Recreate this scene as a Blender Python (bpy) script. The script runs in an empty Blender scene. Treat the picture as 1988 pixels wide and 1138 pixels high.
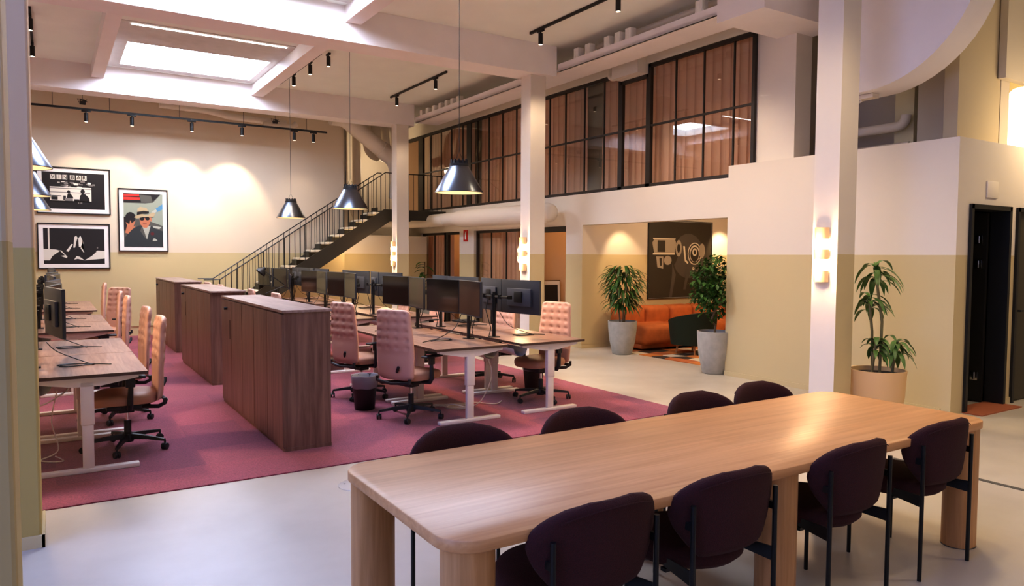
import bpy, bmesh, math, random
from mathutils import Vector, Matrix
random.seed(7)
SC = bpy.context.scene
COL = SC.collection
PI = math.pi
V = Vector

# ------------------------------------------------------------------ materials
def new_mat(name):
    m = bpy.data.materials.new(name); m.use_nodes = True
    nt = m.node_tree; b = nt.nodes['Principled BSDF']
    return m, nt, b
def mat(name, col, rough=.6, metal=0., emit=None, estr=0., spec=.5, noise=0., nscale=20., bump=0., bscale=60., coat=0., trans=0., alpha=1.):
    m, nt, b = new_mat(name)
    b.inputs['Base Color'].default_value = (*col, 1); b.inputs['Roughness'].default_value = rough
    b.inputs['Metallic'].default_value = metal; b.inputs['Specular IOR Level'].default_value = spec
    b.inputs['Coat Weight'].default_value = coat; b.inputs['Transmission Weight'].default_value = trans
    b.inputs['Alpha'].default_value = alpha
    if emit: b.inputs['Emission Color'].default_value = (*emit, 1); b.inputs['Emission Strength'].default_value = estr
    if noise or bump:
        tc = nt.nodes.new('ShaderNodeTexCoord')
    if noise:
        n = nt.nodes.new('ShaderNodeTexNoise'); n.inputs['Scale'].default_value = nscale; n.inputs['Detail'].default_value = 6
        r = nt.nodes.new('ShaderNodeValToRGB')
        r.color_ramp.elements[0].color = (*[c*(1-noise) for c in col], 1); r.color_ramp.elements[1].color = (*[min(1, c*(1+noise)) for c in col], 1)
        r.color_ramp.elements[0].position = .3; r.color_ramp.elements[1].position = .7
        nt.links.new(tc.outputs['Object'], n.inputs['Vector']); nt.links.new(n.outputs['Fac'], r.inputs['Fac']); nt.links.new(r.outputs['Color'], b.inputs['Base Color'])
    if bump:
        n2 = nt.nodes.new('ShaderNodeTexNoise'); n2.inputs['Scale'].default_value = bscale; n2.inputs['Detail'].default_value = 4
        bp = nt.nodes.new('ShaderNodeBump'); bp.inputs['Strength'].default_value = bump; bp.inputs['Distance'].default_value = .01
        nt.links.new(tc.outputs['Object'], n2.inputs['Vector']); nt.links.new(n2.outputs['Fac'], bp.inputs['Height']); nt.links.new(bp.outputs['Normal'], b.inputs['Normal'])
    return m
def wood(name, c1, c2, rough=.4, axis=0, stretch=14., scale=2.2, planks=0., coat=0.):
    """long grain along one object axis"""
    m, nt, b = new_mat(name); N, L = nt.nodes, nt.links
    tc = N.new('ShaderNodeTexCoord'); mp = N.new('ShaderNodeMapping')
    s = [stretch]*3; s[axis] = 1.; mp.inputs['Scale'].default_value = s
    n = N.new('ShaderNodeTexNoise'); n.inputs['Scale'].default_value = scale; n.inputs['Detail'].default_value = 9; n.inputs['Roughness'].default_value = .62
    n.inputs['Distortion'].default_value = .6
    r = N.new('ShaderNodeValToRGB'); r.color_ramp.elements[0].color = (*c1, 1); r.color_ramp.elements[1].color = (*c2, 1)
    r.color_ramp.elements[0].position = .32; r.color_ramp.elements[1].position = .66
    L.new(tc.outputs['Object'], mp.inputs['Vector']); L.new(mp.outputs['Vector'], n.inputs['Vector']); L.new(n.outputs['Fac'], r.inputs['Fac'])
    out = r.outputs['Color']
    if planks:
        bk = N.new('ShaderNodeTexBrick'); bk.inputs['Scale'].default_value = 1.; bk.inputs['Brick Width'].default_value = 1.9; bk.inputs['Row Height'].default_value = planks
        bk.inputs['Mortar Size'].default_value = .0; bk.inputs['Color1'].default_value = (.93, .93, .93, 1); bk.inputs['Color2'].default_value = (1.05, 1.05, 1.05, 1)
        bk.inputs['Mortar'].default_value = (1, 1, 1, 1)
        L.new(tc.outputs['Object'], bk.inputs['Vector'])
        mx = N.new('ShaderNodeMix'); mx.data_type = 'RGBA'; mx.blend_type = 'MULTIPLY'; mx.inputs[0].default_value = 1.
        L.new(out, mx.inputs[6]); L.new(bk.outputs['Color'], mx.inputs[7]); out = mx.outputs[2]
    b.inputs['Specular IOR Level'].default_value = .38
    L.new(out, b.inputs['Base Color']); b.inputs['Roughness'].default_value = rough; b.inputs['Coat Weight'].default_value = coat
    bp = N.new('ShaderNodeBump'); bp.inputs['Strength'].default_value = .08; bp.inputs['Distance'].default_value = .004
    L.new(n.outputs['Fac'], bp.inputs['Height']); L.new(bp.outputs['Normal'], b.inputs['Normal'])
    return m
PAINT_Z = 1.68
def two_tone(name, up, lo, rough=.75):
    m, nt, b = new_mat(name); N, L = nt.nodes, nt.links
    g = N.new('ShaderNodeNewGeometry'); sp = N.new('ShaderNodeSeparateXYZ'); gt = N.new('ShaderNodeMath'); gt.operation = 'GREATER_THAN'; gt.inputs[1].default_value = PAINT_Z
    L.new(g.outputs['Position'], sp.inputs[0]); L.new(sp.outputs['Z'], gt.inputs[0])
    n = N.new('ShaderNodeTexNoise'); n.inputs['Scale'].default_value = 1.3; n.inputs['Detail'].default_value = 3
    mx = N.new('ShaderNodeMix'); mx.data_type = 'RGBA'; mx.inputs[6].default_value = (*lo, 1); mx.inputs[7].default_value = (*up, 1)
    L.new(gt.outputs[0], mx.inputs[0]); 
    r = N.new('ShaderNodeValToRGB'); r.color_ramp.elements[0].color = (.95, .95, .95, 1); r.color_ramp.elements[1].color = (1, 1, 1, 1)
    L.new(g.outputs['Position'], n.inputs['Vector']); L.new(n.outputs['Fac'], r.inputs['Fac'])
    m2 = N.new('ShaderNodeMix'); m2.data_type = 'RGBA'; m2.blend_type = 'MULTIPLY'; m2.inputs[0].default_value = 1.
    L.new(mx.outputs[2], m2.inputs[6]); L.new(r.outputs['Color'], m2.inputs[7]); L.new(m2.outputs[2], b.inputs['Base Color'])
    b.inputs['Roughness'].default_value = rough; b.inputs['Specular IOR Level'].default_value = .25
    return m
UP = (.78, .71, .62); LO = (.64, .53, .31)
M = {}
M['wall'] = two_tone('wall_paint_two_tone', UP, LO)
M['wall_plain'] = mat('wall_paint_plain', (.80, .73, .64), .75, spec=.25, noise=.03, nscale=1.5)
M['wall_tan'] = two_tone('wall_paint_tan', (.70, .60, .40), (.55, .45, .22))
M['wall_back'] = two_tone('wall_paint_back', (.74, .63, .48), (.64, .52, .29))
M['greygreen'] = mat('paint_grey_green', (.20, .19, .14), .8)
M['wall_ochre'] = mat('wall_paint_ochre', (.56, .47, .32), .8)
M['wall_pierb'] = two_tone('wall_paint_shaded_pier', (.64, .45, .26), (.50, .38, .14))  # tan taken darker so the colour carries the shade on this pier
M['wall_warm'] = mat('wall_paint_warm_room', (.68, .47, .29), .8)
M['wall_yellow'] = mat('wall_paint_yellowish', (.72, .64, .42), .8)
M['wall_grey'] = mat('wall_paint_greyish', (.62, .55, .45), .85)
M['dark_room'] = mat('dark_room', (.012, .012, .012), .9)  # near-black colour stands in for the unlit closet interior
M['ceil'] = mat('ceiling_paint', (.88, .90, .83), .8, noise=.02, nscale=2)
M['ceil_grey'] = mat('ceiling_panel_grey', (.62, .58, .53), .85, noise=.05, nscale=6)
M['beam'] = mat('beam_paint', (.88, .82, .80), .7, noise=.02, nscale=3)
M['duct'] = mat('duct_paint', (.78, .70, .60), .6, bump=.1, bscale=4)
M['white_box'] = mat('white_plastic_box', (.85, .82, .76), .6, bump=.3, bscale=30)
M['skylight'] = mat('skylight_diffuser', (1, 1, 1), .5, emit=(.66, .76, 1), estr=20)
M['strip'] = mat('light_strip', (1, 1, 1), .5, emit=(.95, .96, 1), estr=16)
M['blackmetal'] = mat('black_metal', (.018, .017, .016), .45, metal=.3)
M['framebrown'] = mat('dark_bronze_frame', (.035, .026, .02), .5, metal=.2)
M['blackplastic'] = mat('black_plastic', (.02, .02, .022), .5)
M['screen'] = mat('monitor_screen', (.010, .007, .006), .12, spec=.8)
M['monback'] = mat('monitor_back', (.035, .038, .045), .5)
M['monbox'] = mat('monitor_back_hub', (.06, .065, .08), .45)
M['chrome'] = mat('chrome', (.75, .75, .75), .18, metal=1)
M['steel'] = mat('polished_aluminium', (.8, .8, .82), .3, metal=1)
M['shade'] = mat('pendant_brushed_steel', (.17, .19, .23), .30, metal=1)
M['shade_in'] = mat('pendant_inner_reflector', (.8, .6, .35), .4, emit=(1, .68, .35), estr=.8, bump=.6, bscale=90)
M['white_metal'] = mat('white_powder_coated_steel', (.80, .74, .68), .45)
M['deskw'] = wood('walnut_laminate', (.20, .115, .085), (.36, .235, .185), .33, axis=1, stretch=16, scale=1.6, coat=.15)
M['deskedge'] = mat('walnut_edge_band', (.085, .045, .03), .5)
M['cab'] = wood('walnut_veneer_upright', (.135, .065, .045), (.26, .145, .105), .42, axis=2, stretch=18, scale=1.4)
M['cabtop'] = wood('walnut_veneer_top', (.25, .16, .125), (.42, .30, .25), .35, axis=1, stretch=16, scale=1.5)
M['oak'] = wood('oak_tabletop', (.54, .27, .105), (.68, .375, .165), .38, axis=0, stretch=22, scale=1.1, planks=.17)
M['oakleg'] = wood('oak_leg', (.46, .235, .085), (.62, .345, .15), .4, axis=2, stretch=20, scale=1.6)
M['leather'] = mat('blush_leather', (.70, .425, .325), .42, spec=.45, bump=.12, bscale=160)
M['leather_tan'] = mat('tan_leather', (.50, .27, .17), .45, bump=.12, bscale=160)
M['burgundy'] = mat('burgundy_wool', (.042, .003, .005), .85, bump=.5, bscale=260, noise=.35, nscale=220)
M['tube'] = mat('black_tube', (.012, .012, .012), .35, metal=.4)
M['soil'] = mat('soil', (.02, .014, .01), .95, bump=.8, bscale=40)
M['concrete'] = mat('grey_concrete_pot', (.42, .41, .38), .8, noise=.1, nscale=12, bump=.2)
M['potcream'] = mat('cream_clay_pot', (.78, .53, .27), .55)
M['leaf'] = mat('leaf_green', (.045, .12, .018), .45, noise=.4, nscale=5)
M['leaf2'] = mat('leaf_bright_green', (.10, .20, .045), .4, noise=.35, nscale=6)
M['stem'] = mat('plant_stem', (.20, .17, .07), .7)
M['trunk'] = mat('bark', (.20, .14, .08), .8)
M['sofa'] = mat('orange_velvet', (.52, .15, .035), .75, noise=.12, nscale=8)
M['green'] = mat('dark_green_boucle', (.018, .028, .014), .95, bump=.5, bscale=180)
M['red'] = mat('red_sign', (.55, .015, .01), .5)
M['white'] = mat('white_print', (.85, .83, .78), .6)
M['bin'] = mat('black_bin', (.012, .009, .009), .5)
M['cable_b'] = mat('black_cable', (.012, .012, .014), .5)
M['cable_w'] = mat('white_cable', (.75, .70, .62), .5)
M['cablecover'] = mat('floor_disc_cover', (.62, .50, .38), .6)
M['bronze'] = mat('brushed_bronze', (.45, .33, .2), .35, metal=.8)
M['bulbglass'] = mat('ribbed_glass_lit', (1, .75, .45), .4, emit=(1, .66, .34), estr=26)
M['ribglass'] = mat('ribbed_glass_dim', (.55, .38, .22), .3, emit=(1, .6, .3), estr=.2)
M['mat_white'] = mat('picture_mount', (.86, .82, .76), .8)
M['ink'] = mat('print_black', (.022, .020, .020), .35)
M['paper'] = mat('print_pale', (.72, .68, .58), .5)
M['grey'] = mat('print_grey', (.22, .20, .18), .5)
M['lantern'] = mat('paper_lantern', (1, .9, .7), .8, emit=(1, .80, .52), estr=3.2)
M['tread'] = mat('pale_stair_tread', (.80, .70, .52), .6)
M['doorblack'] = mat('black_door', (.020, .017, .013), .5)
M['doorbrown'] = mat('olive_brown_door', (.06, .05, .03), .55)
M['threshold'] = mat('terracotta_threshold', (.38, .12, .05), .7)
M['spotlens'] = mat('spot_lens', (1, .9, .75), .4, emit=(1, .82, .6), estr=4)
M['window_cool'] = mat('daylight_window', (1, 1, 1), .5, emit=(.06, .24, 1.), estr=3.2)  # glow of the added ceiling panel that tints the floor blue
M['window_west'] = mat('west_window', (1, 1, 1), .5, emit=(.42, .50, 1.), estr=3.0)
M['window_soft'] = mat('overcast_window', (1, 1, 1), .5, emit=(1., .74, .6), estr=.22)  # weak warm glow of the added fill panel behind the camera
M['steel_floor'] = mat('brushed_floor_plate', (.72, .72, .70), .3, metal=.6)
M['drain'] = mat('drain_slot', (.09, .085, .075), .6)
M['stringer'] = mat('stair_dark_steel', (.045, .038, .026), .5, metal=.3)

def make_floor_mat():
    m, nt, b = new_mat('poured_concrete_floor'); N, L = nt.nodes, nt.links
    g = N.new('ShaderNodeNewGeometry')
    n = N.new('ShaderNodeTexNoise'); n.inputs['Scale'].default_value = .7; n.inputs['Detail'].default_value = 7; n.inputs['Roughness'].default_value = .6
    r = N.new('ShaderNodeValToRGB'); r.color_ramp.elements[0].color = (.46, .41, .335, 1); r.color_ramp.elements[1].color = (.59, .535, .45, 1)
    r.color_ramp.elements[0].position = .3; r.color_ramp.elements[1].position = .7
    L.new(g.outputs['Position'], n.inputs['Vector']); L.new(n.outputs['Fac'], r.inputs['Fac']); L.new(r.outputs['Color'], b.inputs['Base Color'])
    b.inputs['Roughness'].default_value = .32; b.inputs['Specular IOR Level'].default_value = .45
    n2 = N.new('ShaderNodeTexNoise'); n2.inputs['Scale'].default_value = 3; n2.inputs['Detail'].default_value = 5
    mr = N.new('ShaderNodeMapRange'); mr.inputs['To Min'].default_value = .26; mr.inputs['To Max'].default_value = .45
    L.new(g.outputs['Position'], n2.inputs['Vector']); L.new(n2.outputs['Fac'], mr.inputs['Value']); L.new(mr.outputs[0], b.inputs['Roughness'])
    return m
M['floor'] = make_floor_mat()
def make_carpet():
    m, nt, b = new_mat('burgundy_carpet_tiles'); N, L = nt.nodes, nt.links
    g = N.new('ShaderNodeNewGeometry')
    sn = N.new('ShaderNodeVectorMath'); sn.operation = 'SNAP'; sn.inputs[1].default_value = (.5, .5, 50)
    L.new(g.outputs['Position'], sn.inputs[0])
    wn = N.new('ShaderNodeTexWhiteNoise'); L.new(sn.outputs[0], wn.inputs['Vector'])
    r = N.new('ShaderNodeValToRGB'); r.color_ramp.interpolation = 'CONSTANT'
    e = r.color_ramp.elements; e[0].color = (.28, .062, .092, 1); e[1].position = .62; e[1].color = (.25, .054, .085, 1)
    x = e.new(.82); x.color = (.215, .046, .080, 1)
    x = e.new(.3); x.color = (.31, .066, .095, 1)
    L.new(wn.outputs['Value'], r.inputs['Fac'])
    n = N.new('ShaderNodeTexNoise'); n.inputs['Scale'].default_value = 90; n.inputs['Detail'].default_value = 5
    r2 = N.new('ShaderNodeValToRGB'); r2.color_ramp.elements[0].color = (.62, .62, .62, 1); r2.color_ramp.elements[1].color = (1.3, 1.3, 1.3, 1)
    r2.color_ramp.elements[0].position = .3; r2.color_ramp.elements[1].position = .7
    L.new(g.outputs['Position'], n.inputs['Vector']); L.new(n.outputs['Fac'], r2.inputs['Fac'])
    mx = N.new('ShaderNodeMix'); mx.data_type = 'RGBA'; mx.blend_type = 'MULTIPLY'; mx.inputs[0].default_value = 1.
    L.new(r.outputs['Color'], mx.inputs[6]); L.new(r2.outputs['Color'], mx.inputs[7]); L.new(mx.outputs[2], b.inputs['Base Color'])
    b.inputs['Roughness'].default_value = .95; b.inputs['Specular IOR Level'].default_value = .1; b.inputs['Sheen Weight'].default_value = .3
    bp = N.new('ShaderNodeBump'); bp.inputs['Strength'].default_value = .5; bp.inputs['Distance'].default_value = .006
    L.new(n.outputs['Fac'], bp.inputs['Height']); L.new(bp.outputs['Normal'], b.inputs['Normal'])
    return m
M['carpet'] = make_carpet()
def make_glass(name, tint, refl=1.0):
    m = bpy.data.materials.new(name); m.use_nodes = True; nt = m.node_tree; nt.nodes.clear(); N, L = nt.nodes, nt.links
    o = N.new('ShaderNodeOutputMaterial'); t = N.new('ShaderNodeBsdfTransparent'); g = N.new('ShaderNodeBsdfGlossy'); f = N.new('ShaderNodeLayerWeight'); mx = N.new('ShaderNodeMixShader')
    t.inputs[0].default_value = (*tint, 1); g.inputs['Roughness'].default_value = .01; g.inputs[0].default_value = (refl, refl, refl, 1); f.inputs[0].default_value = .5
    pw = N.new('ShaderNodeMath'); pw.operation = 'POWER'; pw.inputs[1].default_value = 3.2; ad = N.new('ShaderNodeMath'); ad.operation = 'MULTIPLY_ADD'; ad.inputs[1].default_value = .85; ad.inputs[2].default_value = .07
    L.new(f.outputs['Facing'], pw.inputs[0]); L.new(pw.outputs[0], ad.inputs[0]); L.new(ad.outputs[0], mx.inputs[0]); L.new(t.outputs[0], mx.inputs[1]); L.new(g.outputs[0], mx.inputs[2]); L.new(mx.outputs[0], o.inputs[0])
    return m
M['glass'] = make_glass('tinted_glass', (.86, .84, .80))
def make_film():
    m = bpy.data.materials.new('bin_liner_film'); m.use_nodes = True; nt = m.node_tree; b = nt.nodes['Principled BSDF']
    b.inputs['Base Color'].default_value = (.75, .78, .85, 1); b.inputs['Roughness'].default_value = .25; b.inputs['Alpha'].default_value = .38
    return m
M['film'] = make_film()
def make_curtain():
    m, nt, b = new_mat('rose_brown_curtain')
    nt.nodes.remove(b); N, L = nt.nodes, nt.links
    d = N.new('ShaderNodeBsdfDiffuse'); t = N.new('ShaderNodeBsdfTranslucent'); mx = N.new('ShaderNodeMixShader'); mx.inputs[0].default_value = .22
    d.inputs[0].default_value = (.84, .58, .44, 1); t.inputs[0].default_value = (.72, .48, .36, 1)
    L.new(d.outputs[0], mx.inputs[1]); L.new(t.outputs[0], mx.inputs[2]); L.new(mx.outputs[0], N['Material Output'].inputs[0])
    return m
M['curtain'] = make_curtain()
def make_rug():
    m, nt, b = new_mat('geometric_rug'); N, L = nt.nodes, nt.links
    g = N.new('ShaderNodeNewGeometry'); v = N.new('ShaderNodeTexVoronoi'); v.inputs['Scale'].default_value = 3.6; v.inputs['Randomness'].default_value = .35
    r = N.new('ShaderNodeValToRGB'); r.color_ramp.interpolation = 'CONSTANT'; e = r.color_ramp.elements
    e[0].color = (.05, .03, .02, 1); e[1].position = .3; e[1].color = (.60, .22, .05, 1); x = e.new(.6); x.color = (.70, .62, .48, 1); x = e.new(.85); x.color = (.45, .14, .04, 1)
    L.new(g.outputs['Position'], v.inputs['Vector']); sp = N.new('ShaderNodeSeparateColor'); L.new(v.outputs['Color'], sp.inputs[0]); L.new(sp.outputs[0], r.inputs['Fac']); L.new(r.outputs['Color'], b.inputs['Base Color'])
    b.inputs['Roughness'].default_value = .95
    return m
M['rug'] = make_rug()

# ------------------------------------------------------------------ mesh builder
class MB:
    def __init__(s): s.bm = bmesh.new()
    def box(s, a, b, mi=0, rot=None, bev=0., seg=2):
        """axis-aligned box from corner a to corner b; rot = (Matrix) applied about its centre"""
        c = [(a[i]+b[i])/2 for i in range(3)]; d = [abs(b[i]-a[i]) for i in range(3)]
        r = bmesh.ops.create_cube(s.bm, size=1.)['verts']
        bmesh.ops.scale(s.bm, vec=d, verts=r)
        if bev:
            es = list({e for v in r for e in v.link_edges})
            nb = bmesh.ops.bevel(s.bm, geom=es, offset=bev, segments=seg, affect='EDGES', profile=.5)
            r = list({v for f in nb['faces'] for v in f.verts})
            seen = set(r); st = list(r)
            while st:
                v = st.pop()
                for e in v.link_edges:
                    o = e.other_vert(v)
                    if o not in seen: seen.add(o); st.append(o)
            r = list(seen)
        if rot is not None: bmesh.ops.rotate(s.bm, verts=r, cent=(0, 0, 0), matrix=rot)
        bmesh.ops.translate(s.bm, vec=c, verts=r)
        for f in {f for v in r for f in v.link_faces}: f.material_index = mi
        return s
    def ring(s, pts): return [s.bm.verts.new(p) for p in pts]
    def skin(s, rings, mi=0, closed=True, cap=True):
        n = len(rings[0])
        for a, b in zip(rings, rings[1:]):
            for i in range(n if closed else n-1):
                j = (i+1) % n
                try: s.bm.faces.new((a[i], a[j], b[j], b[i])).material_index = mi
                except ValueError: pass
        if cap and closed and n > 2:
            try:
                s.bm.faces.new(list(reversed(rings[0]))).material_index = mi; s.bm.faces.new(rings[-1]).material_index = mi
            except ValueError: pass
        return s
    def tube(s, pts, r, seg=8, mi=0, cap=True):
        pts = [V(p) for p in pts]; n = len(pts); rs = r if isinstance(r, (list, tuple)) else [r]*n
        rings = []; up = V((0, 0, 1)); t0 = (pts[1]-pts[0]).normalized()
        if abs(t0.dot(up)) > .95: up = V((1, 0, 0))
        u = t0.cross(up).normalized()
        for i, p in enumerate(pts):
            t = ((pts[min(i+1, n-1)]-pts[max(i-1, 0)])).normalized()
            u = (u - t*u.dot(t)).normalized(); w = t.cross(u)
            rings.append(s.ring([p+(u*math.cos(2*PI*k/seg)+w*math.sin(2*PI*k/seg))*rs[i] for k in range(seg)]))
        return s.skin(rings, mi, True, cap)
    def lathe(s, prof, c=(0, 0, 0), seg=24, mi=0, cap=True, sx=1., sy=1.):
        rings = [s.ring([(c[0]+r*sx*math.cos(2*PI*k/seg), c[1]+r*sy*math.sin(2*PI*k/seg), c[2]+z) for k in range(seg)]) for r, z in prof]
        return s.skin(rings, mi, True, cap)
    def prism(s, poly, d, mi=0):
        """poly: 3-D points of a planar polygon, d: extrusion vector"""
        a = s.ring(poly); b = s.ring([V(p)+V(d) for p in poly]); n = len(poly)
        for i in range(n):
            j = (i+1) % n; s.bm.faces.new((a[i], a[j], b[j], b[i])).material_index = mi
        s.bm.faces.new(list(reversed(a))).material_index = mi; s.bm.faces.new(b).material_index = mi
        return s
    def poly(s, pts, mi=0):
        s.bm.faces.new(s.ring(pts)).material_index = mi; return s
    def build(s, name, mats, parent=None, smooth=True, loc=None, rotz=0., sharp=35., recalc=True):
        bm = s.bm
        if recalc: bmesh.ops.recalc_face_normals(bm, faces=bm.faces)
        me = bpy.data.meshes.new(name)
        if smooth:
            th = math.radians(sharp)
            for e in bm.edges: e.smooth = not (len(e.link_faces) == 2 and e.calc_face_angle(0) > th)
            for f in bm.faces: f.smooth = True
        bm.to_mesh(me); bm.free()
        for mm in (mats if isinstance(mats, (list, tuple)) else [mats]): me.materials.append(mm)
        o = bpy.data.objects.new(name, me); COL.objects.link(o)
        if parent: o.parent = parent
        if loc is not None: o.location = loc
        if rotz: o.rotation_euler = (0, 0, rotz)
        return o
def tag(o, label, cat, group=None):
    o['label'] = label; o['category'] = cat
    if group: o['group'] = group
    return o
def thing(name, label, cat, loc=(0, 0, 0), rotz=0., group=None):
    o = bpy.data.objects.new(name, None); COL.objects.link(o); o.empty_display_size = .1
    o.location = loc; o.rotation_euler = (0, 0, rotz)
    return tag(o, label, cat, group)
def struct(o, label=None):
    o['kind'] = 'structure'
    if label: o['label'] = label
    return o
def dup(root, loc, rotz, label, group=None):
    r = root.copy(); COL.objects.link(r); r.location = loc; r.rotation_euler = (0, 0, rotz); r['label'] = label
    if group: r['group'] = group
    for ch in list(root.children):
        c = ch.copy(); COL.objects.link(c); c.parent = r
        for g in list(ch.children):
            d = g.copy(); COL.objects.link(d); d.parent = c
    return r
def SB(name, boxes, m, **k):
    b = MB()
    for a, c in boxes: b.box(a, c)
    return struct(b.build(name, m, smooth=False, **k))
def light(name, kind, loc, energy, col=(1, .8, .6), size=.1, target=None, spot=60, blend=.6, parent=None):
    l = bpy.data.lights.new(name, kind); l.energy = energy; l.color = col
    if kind == 'SPOT': l.spot_size = math.radians(spot); l.spot_blend = blend; l.shadow_soft_size = size
    elif kind == 'POINT': l.shadow_soft_size = size
    elif kind == 'AREA': l.size = size
    o = bpy.data.objects.new(name, l); COL.objects.link(o); o.location = loc
    if target is not None: o.rotation_euler = (V(target)-V(loc)).to_track_quat('-Z', 'Y').to_euler()
    return o

# ------------------------------------------------------------------ camera
R3 = Matrix(((0.844253, 0.0231506, -0.53544461), (-0.53592042, 0.04600432, -0.84301418), (0.00511648, 0.99867295, 0.05124616)))
cd = bpy.data.cameras.new('camera'); cam = bpy.data.objects.new('camera', cd); COL.objects.link(cam)
mw = R3.to_4x4(); mw.translation = V((0, 0, 1.65)); cam.matrix_world = mw
cd.sensor_width = 36; cd.lens = 1411/1988*36; cd.clip_start = .05; cd.clip_end = 100
SC.camera = cam

# ------------------------------------------------------------------ room shell
CZ = 5.0; XM = 8.0; XB = 7.92; YB = 16.34
SB('floor', [((-7, -7, -.1), (15, 20, 0))], M['floor'])
c = MB().box((-1.6, 5.47, 0), (5.70, 16.33, .008)).build('office_carpet', M['carpet'], smooth=False)
tag(c, 'burgundy carpet tiles laid under the desk clusters on the pale floor', 'carpet')
# ceiling with two skylight wells and an opening for the added blue panel
SX0, SX1 = 1.11, 3.31; SKY = [(13.07, 14.65), (7.66, 9.24)]
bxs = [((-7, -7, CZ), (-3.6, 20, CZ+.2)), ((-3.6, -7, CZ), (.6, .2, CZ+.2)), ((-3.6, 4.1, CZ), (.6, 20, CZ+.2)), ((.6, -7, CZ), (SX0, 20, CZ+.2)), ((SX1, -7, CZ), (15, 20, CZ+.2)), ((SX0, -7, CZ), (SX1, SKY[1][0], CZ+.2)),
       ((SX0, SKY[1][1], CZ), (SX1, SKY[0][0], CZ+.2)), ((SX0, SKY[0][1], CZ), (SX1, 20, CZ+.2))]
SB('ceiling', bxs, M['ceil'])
for i, (y0, y1) in enumerate(SKY):
    w = SB('window_%d' % (i+1), [((SX0-.02, y0-.02, CZ+.16), (SX1+.02, y1+.02, CZ+.2))], M['skylight'])
    pp = (y0-1.15, y1+.22)
    SB('ceiling_panel', [((.88, pp[0], CZ-.015), (SX0, pp[1], CZ)), ((SX1, pp[0], CZ-.015), (3.43, pp[1], CZ)),
                         ((SX0, pp[0], CZ-.015), (SX1, y0, CZ)), ((SX0, y1, CZ-.015), (SX1, pp[1], CZ))], M['ceil_grey'])
SB('window_10', [((-3.65, .15, CZ+.16), (.65, 4.15, CZ+.2))], M['window_cool'])  # unseen glowing panel, added to throw blue light on the near-left floor
for nm, (y0, y1) in (('beam_front', (4.15, 4.65)), ('beam_middle', (9.62, 10.1)), ('beam_back', (15.03, 15.5))):
    struct(MB().box((-1.7, y0, 4.53), (6.94, y1, CZ)).build(nm, M['beam'], smooth=False))
for y0, y1 in ((10.1, 15.03), (4.65, 9.62)):
    SB('beam_joist', [((.69, y0, 4.78), (.88, y1, CZ))], M['beam']); SB('beam_joist', [((3.43, y0, 4.78), (3.65, y1, CZ))], M['beam'])
sl = MB().box((1.08, 12.0, CZ-.026), (3.30, 12.022, CZ-.016)).build('strip_light', M['strip'], smooth=False)
tag(sl, 'slim white linear light in the ceiling beside the skylight', 'ceiling light')
# columns
def column(nm, y0, s=.275):
    b = MB().box((6.5, y0, 0), (6.5+s+.01, y0+s, 4.53 if nm != 'column_front' else 4.53))
    o = b.build(nm, [M['wall'], M['wall_plain']], smooth=False)
    for f in o.data.polygons:
        if f.normal.x < -.9: f.material_index = 1
    return struct(o)
column('column_front', 4.305); column('column_middle', 9.71); column('column_back', 15.0)
# left piers
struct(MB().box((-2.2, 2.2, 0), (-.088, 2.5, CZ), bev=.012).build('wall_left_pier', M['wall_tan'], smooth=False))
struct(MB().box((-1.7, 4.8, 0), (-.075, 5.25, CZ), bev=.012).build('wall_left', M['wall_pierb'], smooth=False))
SB('baseboard_left', [((-1.7, 4.785, 0), (-.06, 4.8, .07)), ((-.075, 4.785, 0), (-.06, 5.25, .07))], M['wall'])
SB('wall_west', [((-1.8, 5.25, 0), (-1.7, YB, CZ))], M['wall'])
SB('wall_west_outer', [((-5.2, -6, 0), (-5, -.5, CZ)), ((-5.2, -.5, 0), (-5, 6, .4)), ((-5.2, -.5, 3.6), (-5, 6, CZ)), ((-5, 6, 0), (-1.7, 6.2, CZ))], M['wall'])
SB('window_3', [((-5.15, -.5, .4), (-5.1, 6, 3.6))], M['window_west'])
SB('wall_south', [((-5, -6.2, 0), (13, -6, .5)), ((-5, -6.2, 3.9), (13, -6, CZ))], M['wall'])
SB('window_4', [((-5, -6.15, .5), (13, -6.1, 3.9))], M['window_soft'])  # unseen glowing panel across the south wall, added as soft fill
# back wall
SB('wall_back', [((-1.7, YB, 0), (5.76, YB+.25, CZ)), ], M['wall_back'])
SB('wall_back_low', [((5.76, YB+.26, 0), (XM, YB+.5, 2.12))], M['wall'])
SB('wall_recess', [((5.5, 18.3, 0), (XM+.25, 18.5, CZ)), ((5.56, YB+.25, 0), (5.76, 18.3, CZ))], M['wall'])
SB('baseboard_back', [((-1.7, YB-.015, 0), (2.6, YB, .21)), ((-1.7, YB-.03, .195), (2.6, YB, .21))], M['wall'])
# mezzanine wall (lower storey) with openings
def YZ(y0, y1, z0, z1, x0=XM, x1=XM+.22): return ((x0, y0, z0), (x1, y1, z1))
SB('wall_mezzanine', [YZ(6.6, 18.3, 2.2, 2.75), YZ(16.95, 18.3, 0, 2.2), YZ(14.19, 14.87, 0, 2.2), YZ(11.75, 12.24, 0, 2.2), YZ(10.27, 10.76, 0, 2.2),
                      YZ(6.6, 9.33, 4.68, CZ), YZ(9.33, 18.3, 4.68, CZ)], M['wall'])
struct(MB().box((XM-.18, 8.68, 4.53), (XM+.2, 9.31, 4.80)).build('trim_1', M['wall_plain'], smooth=False))
SB('floor_mezzanine', [((XM+.22, 6.95, 2.5), (14, 18.3, 2.74))], M['wall_plain'])
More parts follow.
